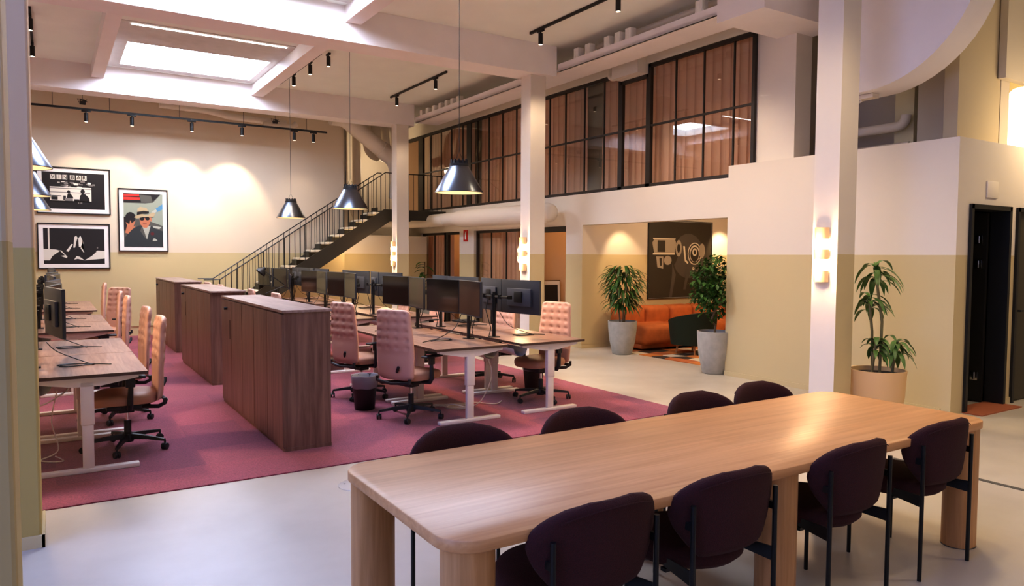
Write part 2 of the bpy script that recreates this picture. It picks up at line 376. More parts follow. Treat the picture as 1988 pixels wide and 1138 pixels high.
# pier and upper right walls
SB('wall_pier', [((8.08, 6.0, 2.9), (8.4, 6.62, CZ))], M['wall_plain'])
SB('wall_upper_right', [((9.7, -2, 0), (9.9, 3.6, CZ)), ((9.9, 5.55, 2.6), (10.1, 6.9, CZ)), ((8.4, 6.5, 2.9), (10.1, 6.6, CZ))], M['wall_grey']) if False else None
SB('wall_upper_right', [((9.3, 4.15, 2.6), (9.5, 6.6, CZ)), ((8.4, 6.45, 2.9), (9.5, 6.6, CZ))], M['wall_grey'])
SB('pillar_yellow', [((9.0, 4.98, 2.6), (9.3, 5.22, CZ))], M['wall_yellow'])
SB('pillar_wide', [((8.36, 4.15, 2.9), (9.28, 4.3, CZ))], M['wall_ochre'])
SB('pillar_grey', [((8.75, 4.45, 2.6), (9.3, 4.8, CZ))], M['wall_grey'])
SB('wall_far_right', [((12.5, -6, 0), (12.7, 7, CZ)), ((9.5, 5.9, 2.6), (12.5, 6.1, CZ))], M['wall_yellow'])
# block in front (closet volume) with its two doors
SB('wall_right', [((XB, 3.9, 0), (XB+.16, 6.92, 2.9)), ((XB+.16, 6.77, 0), (9.0, 6.92, 2.75)),
                  ((XB+.16, 3.9, 0), (8.16, 4.06, 2.9)), ((8.16, 3.9, 2.22), (12.5, 4.06, 2.9)), ((9.05, 3.9, 0), (9.2, 4.06, 2.22)), ((10.1, 3.9, 0), (12.5, 4.06, 2.22)),
                  ((XB+.16, 4.06, 2.75), (12.5, 6.92, 2.898))], M['wall'])
SB('wall_closet', [((8.2, 5.4, 0), (12.5, 5.5, 2.75)), ((9.12, 4.06, 0), (9.18, 5.4, 2.75)), ((8.09, 4.06, 0), (8.12, 5.4, 2.75))], M['dark_room'])
SB('baseboard_right', [((9.05, 3.885, 0), (9.2, 3.9, .07)), ((10.1, 3.885, 0), (12.5, 3.9, .07)), ((XB-.012, 4.0, 0), (XB, 6.92, .06)), ((7.98, 10.24, 0), (10.5, 10.255, .06))], M['wall'])
def door(nm, x0, x1, leaf_open, lm):
    r = MB().box((x0, 3.87, 0), (x0+.05, 4.07, 2.22)).box((x1-.05, 3.87, 0), (x1, 4.07, 2.22)).box((x0, 3.87, 2.17), (x1, 4.07, 2.22)).build(nm, M['blackmetal'], smooth=False)
    struct(r)
    if leaf_open:
        lf = MB().box((x1-.10, 4.08, .01), (x1-.055, 4.9, 2.16)).build('door_leaf', lm, r, smooth=False)
        for z in (.30, 1.58, 1.86):
            MB().box((x1-.115, 4.12, z-.05), (x1-.10, 4.20, z+.05), bev=.004).box((x1-.13, 4.15, z-.04), (x1-.11, 4.165, z+.04)).build('hinge', M['chrome'], r)
        MB().box((x0, 3.70, 0), (x1, 4.06, .012)).build('threshold', M['threshold'], r, smooth=False)
    else:
        lf = MB().box((x0+.05, 3.92, .01), (x1-.05, 3.965, 2.17)).build('door_leaf', lm, r, smooth=False)
        MB().tube([(x0+.13, 3.915, 1.05), (x0+.13, 3.87, 1.05), (x0+.25, 3.865, 1.05)], .011).lathe([(.026, -.004), (.026, .004)], (x0+.13, 3.915, 1.05)).build('door_handle', M['blackmetal'], r)
door('door_1', 8.16, 9.05, True, M['doorblack']); door('door_2', 9.2, 10.1, False, M['doorbrown'])
o = MB().box((8.50, 3.885, 2.30), (8.74, 3.899, 2.48), bev=.004).build('wall_plate', M['wall_plain']); tag(o, 'small blank square plate on the wall above the open black door', 'wall plate')
# lower rooms behind the mezzanine wall
SB('wall_alcove', [((XM+.22, 10.27, 0), (12.6, 10.42, 2.5)), ((12.4, 6.9, 0), (12.6, 10.42, 2.5)), ((9.0, 6.77, 0), (12.6, 6.9, 2.5))], M['wall'])
SB('wall_office', [((10.2, 10.42, 0), (10.4, 18.3, 2.5)), ((XM+.22, 14.35, 0), (10.2, 14.45, 2.5)), ((XM+.22, 17.2, 0), (10.2, 17.3, 2.5)), ((XM+.22, 11.95, 0), (10.2, 12.05, 2.5))], M['wall_warm'])
SB('wall_mezzanine_room', [((11, 6.6, 2.74), (11.2, 18.3, CZ)), ((XM+.22, 18.2, 2.74), (11, 18.3, CZ))], M['wall_warm'])

# ------------------------------------------------------------------ glazing and curtains
def glazing(nm, x, bars_y, rails_z, y0, y1, z0, z1, thick=(), w=.04):
    b = MB()
    b.box((x, y0, z0), (x+.06, y1, z0+.055)).box((x, y0, z1-.055), (x+.06, y1, z1)).box((x, y0, z0), (x+.06, y0+.05, z1)).box((x, y1-.05, z0), (x+.06, y1, z1))
    for y in bars_y:
        t = .10 if y in thick else .011
        b.box((x+.015, y-t/1.0, z0+.05), (x+.04, y+t, z1-.05))
    for z in rails_z: b.box((x+.012, y0+.05, z-.015), (x+.042, y1-.05, z+.015))
    f = struct(b.build(nm, M['framebrown'], smooth=False))
    g = MB(); ys = [y0]+sorted(bars_y)+[y1]
    for a, c in zip(ys, ys[1:]):
        zz = [z0]+list(rails_z)+[z1]
        for u, v in zip(zz, zz[1:]):
            g.poly([(x+.03, a, u), (x+.03, c, u), (x+.03, c, v), (x+.03, a, v)])
    g.build('pane', M['glass'], f, smooth=False)
    return f
up_y = [16.48, 15.91, 15.37, 14.13, 13.64, 13.08, 12.54, 11.9, 11.37, 10.87, 10.31, 9.77]
f5 = glazing('window_5', XM+.03, [16.48, 15.91, 15.37, 14.82, 14.52, 14.13, 13.64, 13.08, 12.54, 11.9, 11.37, 10.87, 10.31, 9.77], [3.715], 9.33, 16.95, 2.75, 4.68, thick=(14.52,))
f6 = glazing('window_6', XM+.03, [], [3.715], 8.66, 9.33, 2.75, 4.53)
f7 = glazing('window_7', XM+.03, [8.08, 7.52, 6.97], [3.715], 6.6, 8.66, 2.75, 4.68)
MB().box((XM+.03, 16.95, 2.75), (XM+.09, 17.15, 4.68)).box((XM+.03, 17.15, 4.6), (XM+.09, 17.76, 4.68)).build('frame_post', M['framebrown'], f5, smooth=False)
f8 = glazing('window_8', XM+.06, [16.32], [], 15.68, 16.95, .02, 2.2)
MB().box((XM+.06, 15.55, .02), (XM+.12, 15.75, 2.2)).box((XM+.06, 14.87, 2.14), (XM+.12, 15.55, 2.2)).box((XM+.06, 14.87, .0), (XM+.12, 14.91, 2.2)).build('door_jamb', M['framebrown'], f8, smooth=False)
f9 = glazing('window_9', XM+.06, [13.57, 12.96], [], 12.24, 14.19, .02, 2.2)
struct(MB().box((XM+.06, 10.76, 2.1), (XM+.12, 11.75, 2.2)).build('door_3', M['framebrown'], smooth=False))
def curtain(y0, y1, z0, z1, x, label, per=.165, amp=.055):
    b = MB(); n = int((y1-y0)/.012); ra = []; rb = []
    ph = random.random()*6
    for i in range(n+1):
        y = y0+(y1-y0)*i/n; a = 2*PI*y/per+.9*math.sin(y*3.1+ph)
        dx = amp*math.sin(a)+.012*math.sin(2*a+1); dy = .015*math.sin(2*a)
        ra.append(b.bm.verts.new((x+dx, y+dy, z0))); rb.append(b.bm.verts.new((x+dx*.8, y+dy, z1)))
    for i in range(n): b.bm.faces.new((ra[i], ra[i+1], rb[i+1], rb[i]))
    o = b.build('curtain', M['curtain'], sharp=80)
    return tag(o, label, 'curtain', 'rose brown curtains behind the glazing')
curtain(14.75, 17.0, 2.76, 4.92, 8.3, 'rose brown pleated curtain upstairs at the stair end of the glazing')
curtain(10.55, 14.28, 2.76, 4.92, 8.3, 'long rose brown curtain upstairs between the black post and the grey gap')
curtain(6.7, 10.12, 2.76, 4.92, 8.3, 'long rose brown curtain upstairs nearest the big front column')
curtain(15.72, 17.18, .03, 2.15, 8.28, 'rose brown curtain downstairs left of the open office door')
curtain(12.3, 14.33, .03, 2.15, 8.28, 'rose brown curtain downstairs right of the red sign')
SB('pillar_upstairs', [((8.48, 9.95, 2.74), (8.8, 10.95, CZ))], M['greygreen'])
SB('pillar_upstairs_back', [((8.48, 14.15, 2.74), (8.8, 15.2, CZ))], M['greygreen'])

# ------------------------------------------------------------------ sign
o = thing('extinguisher_sign', 'small red fire extinguisher sign on the wall between two curtained windows', 'sign', (XM, 14.56, 2.1))
MB().box((-.012, -.10, -.13), (0, .10, .13)).build('sign_plate', M['red'], o, smooth=False)
MB().lathe([(.028, -.09), (.03, -.03), (.03, .04), (.012, .07), (.012, .09)], (-.014, 0, 0), 12, sx=.12).box((-.016, -.045, .075), (-.013, .02, .09)).build('extinguisher_symbol', M['white'], o)

# ------------------------------------------------------------------ trough ledge, boxes and pipes
b = MB().box((6.95, 6.3, 4.60), (7.5, 15.02, 4.64)).box((6.95, 6.3, 4.60), (6.98, 9.6, 4.72)).box((6.95, 10.12, 4.60), (6.98, 15.02, 4.72))
struct(b.build('trim_ledge', M['beam'], smooth=False))
SB('trim_ledge_end', [((6.95, 5.6, 4.50), (8.4, 6.3, CZ))], M['beam'])
def jbox():
    b = MB(); b.box((-.055, -.06, 0), (.055, .06, .13), bev=.008); b.box((-.045, -.075, .0), (.045, .075, .05), bev=.006)
    for k in range(3): b.box((-.058, -.05+k*.035, .02), (-.05, -.03+k*.035, .10+.02*(k % 2)))
    return b.build('junction_box', M['white_box'])
j0 = tag(jbox(), 'white junction box on the high ledge', 'junction box', 'white junction boxes on the high ledge'); js = [(9.15), (8.87), (8.42), (8.18), (7.95), (6.62)]+[14.75, 14.45, 14.15, 13.85, 13.55, 13.3, 13.05]
for i, y in enumerate(js):
    oj = j0 if i == 0 else j0.copy()
    if i: COL.objects.link(oj)
    oj.location = (7.02, y, 4.68); oj.scale = (1, 1, 1.5 if i < 6 else 1.25)
    oj['group'] = 'white boxes on the ledge of the middle bay' if i < 6 else 'white boxes on the ledge of the far bay'
    oj['label'] = 'small white box standing on the high ledge right of the middle column' if i < 6 else 'small white box standing on the high ledge near the back column'
def pipe(nm, pts, r, label, cat='pipe', m=None, group=None, seg=16, capr=None):
    o = MB().tube(pts, r, seg).build(nm, m or M['duct'], sharp=50); return tag(o, label, cat, group)
def arc(a, b_, c, n=6):
    a, b_, c = V(a), V(b_), V(c); return [(a*(1-t)**2+b_*2*t*(1-t)+c*t*t) for t in [i/n for i in range(n+1)]]
pipe('ceiling_pipe', [(7.3, 9.0, 4.90), (7.3, 6.3, 4.90)], .055, 'white pipe under the ceiling above the ledge boxes')
pipe('ceiling_pipe', [(7.6, 15.0, 4.88), (7.6, 10.2, 4.88)], .06, 'white pipe under the ceiling of the far bay')
hp = [[(7.55+.12*k, 9.6-.14*k, 4.62)]+arc((7.55+.12*k, 9.55-.14*k, 4.62), (7.93, 9.55-.14*k, 4.5), (7.95, 9.2-.1*k, 4.55+.05*k)) for k in range(3)]
b = MB()
for k in range(3):
    x = 7.9; y = 9.45-.17*k
    b.tube([(x, y, 4.80), (x, y, 4.66)]+arc((x, y, 4.66), (x, y, 4.58), (x, y-.12, 4.57))+[(x, 8.9, 4.57)], .045, 12)
tag(b.build('wall_pipes', M['duct'], sharp=50), 'three bent white pipes in the notch above the upstairs glazing', 'pipe')
# long duct below the glazing
dt = thing('ventilation_duct', 'long fat white round duct on the wall below the upstairs glazing', 'duct', (0, 0, 0))
prof = [(XM-.36, 10.80, 2.43)]
b = MB().tube([(7.62, 10.66, 2.43), (7.62, 10.70, 2.43), (7.62, 10.80, 2.43), (7.62, 14.0, 2.45), (7.62, 14.10, 2.46), (7.62, 14.35, 2.46)], [.10, .155, .185, .185, .18, .145], 24)
b.build('wide_duct', M['duct'], dt, sharp=50)
b = MB().tube([(7.62, 14.3, 2.46), (7.62, 15.3, 2.46)]+arc((7.62, 15.3, 2.46), (7.62, 16.4, 2.46), (7.3, 16.85, 2.46))+[(6.7, 17.0, 2.46)]+arc((6.7, 17.0, 2.46), (6.35, 17.05, 2.46), (6.3, 17.05, 2.8)), .145, 20)
b.build('narrow_duct', M['duct'], dt, sharp=50)
for y in (14.8, 15.6): MB().tube([(7.62, y, 2.46), (7.62, y+.03, 2.46)], .15, 20).build('duct_collar', M['duct'], dt, sharp=50)
# ducts above the stairs
t = thing('diagonal_duct', 'fat white duct slanting down from the ceiling behind the back column', 'duct')
MB().tube([(5.35, 16.0, 4.72), (5.6, 16.0, 4.72)]+arc((5.6, 16.0, 4.72), (5.75, 16.0, 4.68), (5.9, 16.0, 4.55))+[(6.75, 16.05, 3.98)]+arc((6.8, 16.05, 3.95), (7.0, 16.1, 3.8), (7.05, 16.2, 3.4))+[(7.05, 16.3, 3.0)], .185, 20).build('duct_run', M['duct'], t, sharp=50)
MB().tube([(6.55, 16.04, 4.12), (6.85, 16.06, 3.93)], .20, 20).build('duct_collar', M['duct'], t, sharp=50)
for k in range(4):
    x = 6.3+.28*k
    pipe('bent_duct', [(x-.3, 16.5+.15*k, 4.85)]+arc((x-.2, 16.5+.15*k, 4.85), (x+.12, 16.5+.15*k, 4.85), (x+.14, 16.6+.15*k, 4.55))+arc((x+.16, 16.6+.15*k, 4.35), (x+.18, 16.7+.15*k, 4.1), (x+.5, 16.9+.1*k, 4.05)), .12,
         'one of the bent white ducts under the ceiling above the stair landing', 'duct', group='bent ducts above the stair landing')
for k, (x, lab) in enumerate(((5.98, 'left one of two white vertical pipes behind the stair railing'), (6.32, 'right one of two white vertical pipes behind the stair railing'))):
    pipe('vertical_pipe', [(x, 17.0, 2.12), (x, 17.0, 4.9)], .105, lab)
pipe('cable_conduit', [(5.79, 16.3, 2.8), (5.79, 16.3, 4.7)], .012, 'thin dark conduit at the edge of the back wall above the stairs', 'conduit', M['blackmetal'])
b = MB().tube([(1.9, 16.1, 4.62), (2.6, 16.1, 4.6)]+arc((2.6, 16.1, 4.6), (2.9, 16.1, 4.6), (3.2, 16.1, 4.52))+[(4.4, 16.15, 4.5)], .07, 12).tube([(3.9, 16.05, 4.42), (4.5, 16.05, 4.42), (4.6, 16.05, 4.5)], .06, 12)
tag(b.build('ceiling_pipes', M['duct'], sharp=50), 'white pipes under the ceiling along the top of the back wall', 'pipe')
pipe('upper_pipe', [(8.9, 5.9, 3.27), (8.9, 5.15, 3.27)]+arc((8.9, 5.15, 3.27), (8.9, 5.02, 3.27), (8.9, 5.02, 3.40)), .06, 'white pipe on the wall behind the front column above the closet')
pipe('upper_pipe', [(8.95, 6.0, 3.05), (8.95, 5.0, 3.05)], .03, 'thin lower pipe on the wall above the closet')
pipe('hanging_pipe', [(8.75, 6.05, 2.9), (8.75, 6.05, 3.7), (8.72, 6.04, 3.9), (8.7, 6.03, 4.9)], [.07, .07, .05, .05], 'white vertical pipe in the recess left of the front column')
# big curved duct
pts = []
cy, cz, rr = 4.72, 4.62, 1.16
for i in range(15): a = PI*(i/14)*.5; pts.append((7.55, cy-rr*math.cos(a), cz-rr*math.sin(a)))
poly = [(7.55, cy-rr, CZ-.001)]+pts+[(7.55, 5.2, cz-rr), (7.55, 5.2, CZ-.001)]
t = thing('curved_air_duct', 'huge white curved air duct under the ceiling right of the front column', 'duct')
MB().prism(poly, (.42, 0, 0)).build('duct_body', M['beam'], t, sharp=30)
MB().box((7.66, 4.70, 3.41), (7.78, 5.2, 3.455)).tube([(7.7, 5.3, 3.26), (7.7, 4.85, 3.40)], .015).build('duct_bracket', M['duct'], t)
o = MB().box((9.20, 4.06, 3.70), (12.4, 4.14, CZ)).build('ceiling_duct_box', M['wall_grey'], smooth=False); tag(o, 'boxy grey duct hanging above the paper lantern', 'duct')
o = MB().lathe([(.02, .38), (.2, .355), (.33, .22), (.385, 0), (.33, -.22), (.2, -.345), (.05, -.375)], (0, 0, 0), 28).build('paper_lantern', M['lantern'], sharp=80); o.location = (11.67, 4.8, 3.60); o.scale = (1.2, 1.2, 1.2)
tag(o, 'large round glowing paper lantern above the closet wall', 'lamp')
light('lantern_light', 'POINT', (9.6, 3.4, 3.2), 25, (1, .78, .5), .3)

# ------------------------------------------------------------------ stairs
st = thing('staircase', 'dark steel staircase with pale treads rising along the back wall', 'staircase', (2.3, 15.9, 0))
def loc(o): o.location = (-2.3, -15.9, 0); return o
sl_ = .645
def stz(x): return 1.39+sl_*(x-4.41)         # top edge of the stringer
XT = 6.42; XS = 2.30
ys_near, ys_far = 15.52, 16.24
for y in (ys_near, ys_far):
    p = [(XS+.05, y, 0), (XS+.05, y, stz(XS)+.05 if stz(XS) > 0 else .05), (XT, y, stz(XT)), (7.98, y, stz(XT)), (7.98, y, stz(XT)-.22), (XT+.18, y, stz(XT)-.24), (XS+.55, y, 0)]
    p = [(x, yy, max(0, z)) for x, yy, z in p]
    loc(MB().prism(p, (0, .03, 0)).build('stringer', M['stringer'], st, smooth=False))
ns = 15
for i in range(ns):
    x = XS+.12+(XT-XS-.12)*i/ns; z = stz(x+.1)+.02
    if z < .1: continue
    loc(MB().box((x, ys_near+.005, z-.03), (x+.25, ys_far, z+.02), bev=.008).build('tread', M['tread'], st))
    loc(MB().box((x+.235, ys_near+.35, z-.02), (x+.25, ys_far, z+.15)).build('riser', M['stringer'], st, smooth=False))
loc(MB().box((XT, ys_near+.03, stz(XT)-.08), (7.98, 17.6, stz(XT)-.02)).build('landing', M['stringer'], st, smooth=False))
def rail(y, x0, x1, hz):
    b = MB().tube([(x0-.3, y, 1.14), (x0, y, 1.14), (x1, y, hz)]+([(x1+.1, y, hz)] if y > 16 else []), .012, 6)
    if y < 16: b.tube([(x1, y, hz), (7.9, y, hz)], .012, 6)
    return loc(b.build('handrail', M['blackmetal'], st))
xh = 6.45
rail(ys_near+.01, 2.88, xh, 1.14+.665*(xh-2.88)); rail(ys_far+.01, 2.88, 6.55, 1.14+.665*(6.55-2.88))
mB = None
for y, n in ((ys_near+.01, 34), (ys_far+.01, 30)):
    for i in range(n):
        x = 2.88+(xh-2.88)*i/(n-1)
        z1 = 1.14+.665*(x-2.88); z0 = max(stz(x)-(.02 if i % 2 else .12), 0)
        loc(MB().tube([(x, y, z0), (x, y, z1)], .0065 if i % 4 else .010, 5).build('baluster', M['blackmetal'], st))
for i in range(12):
    x = xh+.1+i*.12
    loc(MB().tube([(x, ys_near+.01, stz(XT)-.1), (x, ys_near+.01, 1.14+.665*(xh-2.88))], .0065, 5).build('baluster', M['blackmetal'], st))

# ------------------------------------------------------------------ framed pictures (art kept generic)
def art(b, z, pts, mi):  # layered flat shape
    b.bm.faces.new([b.bm.verts.new((p[0], -z, p[1])) for p in pts]).material_index = mi
def ell(cx, cy, rx, ry, n=18, a0=0, a1=2*PI): return [(cx+rx*math.cos(a0+(a1-a0)*i/n), cy+ry*math.sin(a0+(a1-a0)*i/n)) for i in range(n if a1-a0 > 6.2 else n+1)]
def rect(x0, y0, x1, y1): return [(x0, y0), (x1, y0), (x1, y1), (x0, y1)]
def frame(label, cx, cz, w, h, y, fw, mw, shapes, mats, wall='x'):
    t = thing('framed_picture', label, 'picture', (cx, y, cz))
    f = MB(); 
    for a, c in (((-w/2, -.035, -h/2), (w/2, 0, -h/2+fw)), ((-w/2, -.035, h/2-fw), (w/2, 0, h/2)), ((-w/2, -.035, -h/2+fw), (-w/2+fw, 0, h/2-fw)), ((w/2-fw, -.035, -h/2+fw), (w/2, 0, h/2-fw))): f.box(a, c)
    f.build('frame', M['ink'], t, smooth=False)
    MB().box((-w/2+fw, -.02, -h/2+fw), (w/2-fw, -.012, h/2-fw)).build('mount', M['mat_white'], t, smooth=False)
    iw, ih = w/2-fw-mw, h/2-fw-mw; b = MB()
    art(b, .021, rect(-iw, -ih, iw, ih), 0)
    for k, (mi, pts) in enumerate(shapes):
        art(b, .0215+.0004*k, [(-iw+2*iw*min(max(p[0], 0), 1), -ih+2*ih*min(max(p[1], 0), 1)) for p in pts], mi)
    pr = b.build('print', mats, t, smooth=False, recalc=False)
    return t, pr, iw, ih
rnd = random.Random(3)
# bar at night
sh = []
for k, x in enumerate((.13, .23, .32, .44, .54, .63)): sh.append((1, rect(x, .80, x+.078, .93)))
for k in range(26):
    x = .2+rnd.random()*.6; z = .58+rnd.random()*.17; sh.append((rnd.choice((1, 2)), rect(x, z, x+.03+.04*rnd.random(), z+.02+.03*rnd.random())))
sh += [(1, rect(.12, .22, .78, .60)), (2, rect(.12, .55, .78, .57)), (2, rect(.12, .44, .76, .46)), (0, rect(.12, .34, .30, .36)), (0, rect(.14, .24, .24, .33)), (0, rect(.33, .24, .37, .36)),
       (0, ell(.415, .47, .025, .045)), (0, [(.38, .30), (.40, .42), (.44, .43), (.48, .34), (.49, .30)]), (2, rect(.35, .22, .48, .30)),
       (0, ell(.64, .49, .035, .065)), (0, [(.58, .22), (.60, .38), (.63, .43), (.68, .42), (.74, .32), (.75, .22)]), (0, rect(.50, .22, .58, .27)), (2, rect(.56, .15, .58, .19)), (2, rect(.60, .15, .63, .19))]
t, pr, iw, ih = frame('black and white photo of a lit wine bar front, in the upper left frame', .415, 2.846, 1.222, .885, YB, .022, .075, sh, [M['ink'], M['paper'], M['grey']])
def letters(s, x, z, size, parent, y, m, nm='lettering'):
    c = bpy.data.curves.new(nm, 'FONT'); c.body = s; c.size = size; c.align_x = 'CENTER'; c.align_y = 'CENTER'
    o = bpy.data.objects.new(nm, c); COL.objects.link(o); bpy.context.view_layer.update()
    me = bpy.data.meshes.new_from_object(o); COL.objects.unlink(o); bpy.data.objects.remove(o)
    me.transform(Matrix.Translation((x, y, z)) @ Matrix.Rotation(PI/2, 4, 'X')); return me
bmL = bmesh.new()
for s_, x in zip('VINBAR', (.13, .23, .32, .44, .54, .63)): bmL.from_mesh(letters(s_, -iw+2*iw*(x+.039), -ih+2*ih*.865, .10, pr, -.037, M['ink']))
meL = bpy.data.meshes.new('lettering'); bmL.to_mesh(meL); bmL.free(); meL.materials.append(M['ink']); oL = bpy.data.objects.new('lettering', meL); COL.objects.link(oL); oL.parent = pr
# reclining figure
sh = [(1, rect(.075, .42, .10, 1.0)), (1, [(0, .10), (.12, .10), (.22, .24), (.28, .36), (.2, .40), (0, .42)]), (1, [(.66, .10), (1, .15), (1, .37), (.88, .38), (.80, .28), (.70, .18)]),
      (0, [(.08, .05), (.14, .22), (.26, .36), (.36, .36), (.45, .30), (.52, .44), (.60, .38), (.80, .40), (.86, .34), (.78, .22), (.68, .12), (.6, .05)]),
      (1, [(.36, .36), (.45, .56), (.475, .55), (.40, .34)]), (1, [(.28, .38), (.38, .20), (.37, .16), (.27, .22), (.34, .24), (.26, .37)]),
      (1, [(.48, .46), (.50, .76), (.53, .80), (.555, .74), (.53, .62), (.51, .46)]), (1, [(.57, .48), (.565, .72), (.60, .80), (.635, .66), (.65, .58), (.62, .54), (.60, .44), (.64, .33), (.66, .32), (.62, .46)]),
      (1, [(.49, .12), (.53, .22), (.58, .20), (.66, .10), (.6, .12), (.55, .14)]), (2, ell(.88, .46, .012, .03))]
frame('black and white photo of a reclining figure with raised hands, lower left frame', .402, 1.79, 1.20, .872, YB, .022, .075, sh, [M['ink'], M['paper'], M['grey']])
# man in hat
c_ = {k: mat('print_'+k, v, .45) for k, v in dict(suit=(.035, .042, .045), skin=(.48, .19, .10), hat=(.45, .36, .22), sky=(.30, .33, .26), red=(.75, .04, .03), train=(.10, .10, .085), blue=(.10, .27, .42), shirt=(.42, .43, .36), wine=(.12, .02, .02)).items()}
mats = [c_['train'], c_['suit'], c_['skin'], c_['hat'], c_['sky'], c_['red'], c_['blue'], c_['shirt'], c_['wine'], M['ink']]
sh = [(4, [(0, .55), (0, .82), (.55, .82), (.75, .84), (.95, 1), (1, 1), (1, .4), (.6, .5)]), (9, [(0, .83), (0, 1), (.95, 1), (.72, .84)]), (0, [(.45, .84), (.4, .98), (.7, .97), (.75, .84)]),
      (5, rect(0, .95, .40, .985)), (5, rect(0, .88, .42, .93)), (6, [(.80, .72), (1, .82), (1, .72), (.84, .66)]), (7, [(.70, .66), (.82, .72), (.86, .68), (.75, .63)]),
      (9, ell(.17, .55, .13, .10)), (9, rect(.0, .30, .2, .56)), (2, [(.03, .26), (.08, .40), (.05, .46), (.14, .42), (.16, .50), (.20, .44), (.30, .50), (.24, .38), (.32, .40), (.20, .32), (.12, .24)]), (0, [(.72, .34), (1, .40), (1, .32), (.72, .26)]),
      (7, [(.74, .40), (.96, .38), (.9, .34), (.74, .37)]),
      (1, [(0, 0), (.03, .18), (.20, .32), (.38, .40), (.62, .42), (.82, .34), (1, .30), (1, 0)]),
      (7, [(.46, .40), (.50, .30), (.58, .14), (.64, .30), (.68, .40)]), (0, [(.46, .40), (.41, .30), (.50, .20), (.58, .13), (.52, .27)]),
      (2, [(.40, .50), (.42, .42), (.50, .36), (.58, .36), (.66, .44), (.68, .60), (.40, .60)]), (2, ell(.69, .52, .02, .04)),
      (9, ell(.46, .53, .06, .035)), (9, ell(.60, .535, .055, .033)), (9, rect(.44, .545, .64, .56)), (8, rect(.48, .43, .58, .44)),
      (3, [(.26, .55), (.30, .58), (.45, .62), (.60, .60), (.75, .66), (.80, .64), (.76, .56), (.68, .57), (.50, .565), (.34, .535)]),
      (3, [(.34, .62), (.35, .72), (.42, .755), (.50, .745), (.58, .74), (.64, .65), (.48, .63)]), (9, [(.335, .60), (.34, .655), (.50, .68), (.64, .67), (.64, .635), (.48, .625)]),
      (8, ell(.72, .25, .05, .03)), (7, [(.72, .11), (.74, .16), (.79, .165), (.85, .12), (.78, .11)])]
frame('colour photo of a man in hat and sunglasses on a train, right hand frame', 1.60, 2.32, .894, 1.25, YB, .02, .075, sh, mats)
# big dark canvas in the alcove: generic chrome shapes
c2 = {k: mat('canvas_'+k, v, .5) for k, v in dict(bg=(.045, .034, .022), chrome=(.42, .36, .28), hi=(.75, .68, .55), dim=(.10, .085, .07)).items()}
mats = [c2['bg'], c2['chrome'], c2['hi'], c2['dim']]
sh = [(3, ell(.62, .55, .25, .3)), (0, ell(.26, .62, .20, .26)), (1, [(.05, .72), (.08, .77), (.40, .77), (.42, .72), (.40, .58), (.08, .58)]), (0, rect(.13, .60, .25, .75)), (2, rect(.06, .565, .40, .585)), (2, rect(.06, .765, .41, .78)),
      (1, [(.11, .54), (.13, .40), (.22, .38), (.22, .54)]), (0, [(.16, .52), (.17, .42), (.20, .42), (.20, .52)]), (1, ell(.29, .49, .06, .06)), (1, ell(.46, .65, .05, .11)), (0, ell(.46, .65, .025, .06)), (3, [(.36, .45), (.42, .30), (.36, 0), (.32, 0), (.36, .3)]),
      (2, [(.53, .68), (.56, .48), (.61, .44), (.62, .46), (.58, .50), (.56, .68)]), (2, ell(.72, .58, .115, .15)), (0, ell(.72, .58, .10, .135)), (2, ell(.72, .58, .085, .115)), (0, ell(.72, .57, .07, .10)), (2, ell(.72, .60, .04, .055)), (0, ell(.72, .60, .02, .03)),
      (1, ell(.84, .62, .05, .10)), (3, [(.60, .42), (.54, .10), (.58, .10), (.64, .36), (.70, .40)]), (2, ell(.70, .38, .02, .02))]
frame('large dark canvas with chrome shapes on the alcove wall above the orange sofa', 10.42, 1.59, 1.72, 1.50, 10.27, .012, .004, sh, mats)
# leaning picture behind the middle column
t = thing('leaning_picture', 'framed dark picture leaning on the wall beyond the doorway right of the middle column', 'picture', (8.48, 11.88, .02))
t.rotation_euler = (-.04, 0, 0)
MB().box((-.23, -.03, 0), (.23, 0, 1.14)).build('frame', M['ink'], t, smooth=False); MB().box((-.215, -.034, .015), (.215, -.03, 1.125)).build('mount', M['mat_white'], t, smooth=False)
MB().box((-.16, -.037, .08), (.16, -.034, 1.05)).build('print', M['ink'], t, smooth=False)
b = MB(); b.poly([(.0, -.039, .15), (.04, -.039, .45), (.07, -.039, .72), (.12, -.039, .5), (.14, -.039, .15)]); b.build('pale_figure', M['paper'], t, smooth=False, recalc=False)

# ------------------------------------------------------------------ cabinets
def cabinet(label, x0, y0, L, grp):
    t = thing('storage_cabinet', label, 'cabinet', (x0, y0, .008), 0, grp)
    W, H = .40, 1.16
    MB().box((0, 0, .0), (W, L, .03)).box((.008, .006, .03), (W, L-.006, H)).build('carcass', M['cab'], t, smooth=False)
    MB().box((-.012, -.012, H), (W+.012, L+.012, H+.022), bev=.002, seg=1).build('top_panel', M['cabtop'], t, smooth=False)
    n = 5; w = L/n
    for i in range(n):
        d = MB().box((-.012, .006+i*w, .035), (.008, (i+1)*w-.006, H-.012), bev=.0015, seg=1).build('tambour_door' if i % 2 else 'door', M['cab'], t, smooth=False)
        if i == n-1:
            MB().tube([(-.012, L-w*.62, H-.10), (-.045, L-w*.62, H-.10)], .016, 12).build('lock', M['blackmetal'], d)
            MB().box((-.016, (i)*w+.05, H-.42), (-.011, (i)*w+.07, H-.22)).build('recessed_pull', M['deskedge'], d, smooth=False)
    return t
g = 'walnut storage cabinets in a row down the carpet'
cabinet('long walnut storage cabinet nearest the camera, in front of the other two', 1.61, 6.05, 2.5, g)
cabinet('walnut storage cabinet in the middle of the three', 1.68, 9.62, 2.4, g)
cabinet('walnut storage cabinet farthest back, nearest the cream wall', 1.74, 13.15, 2.5, g)

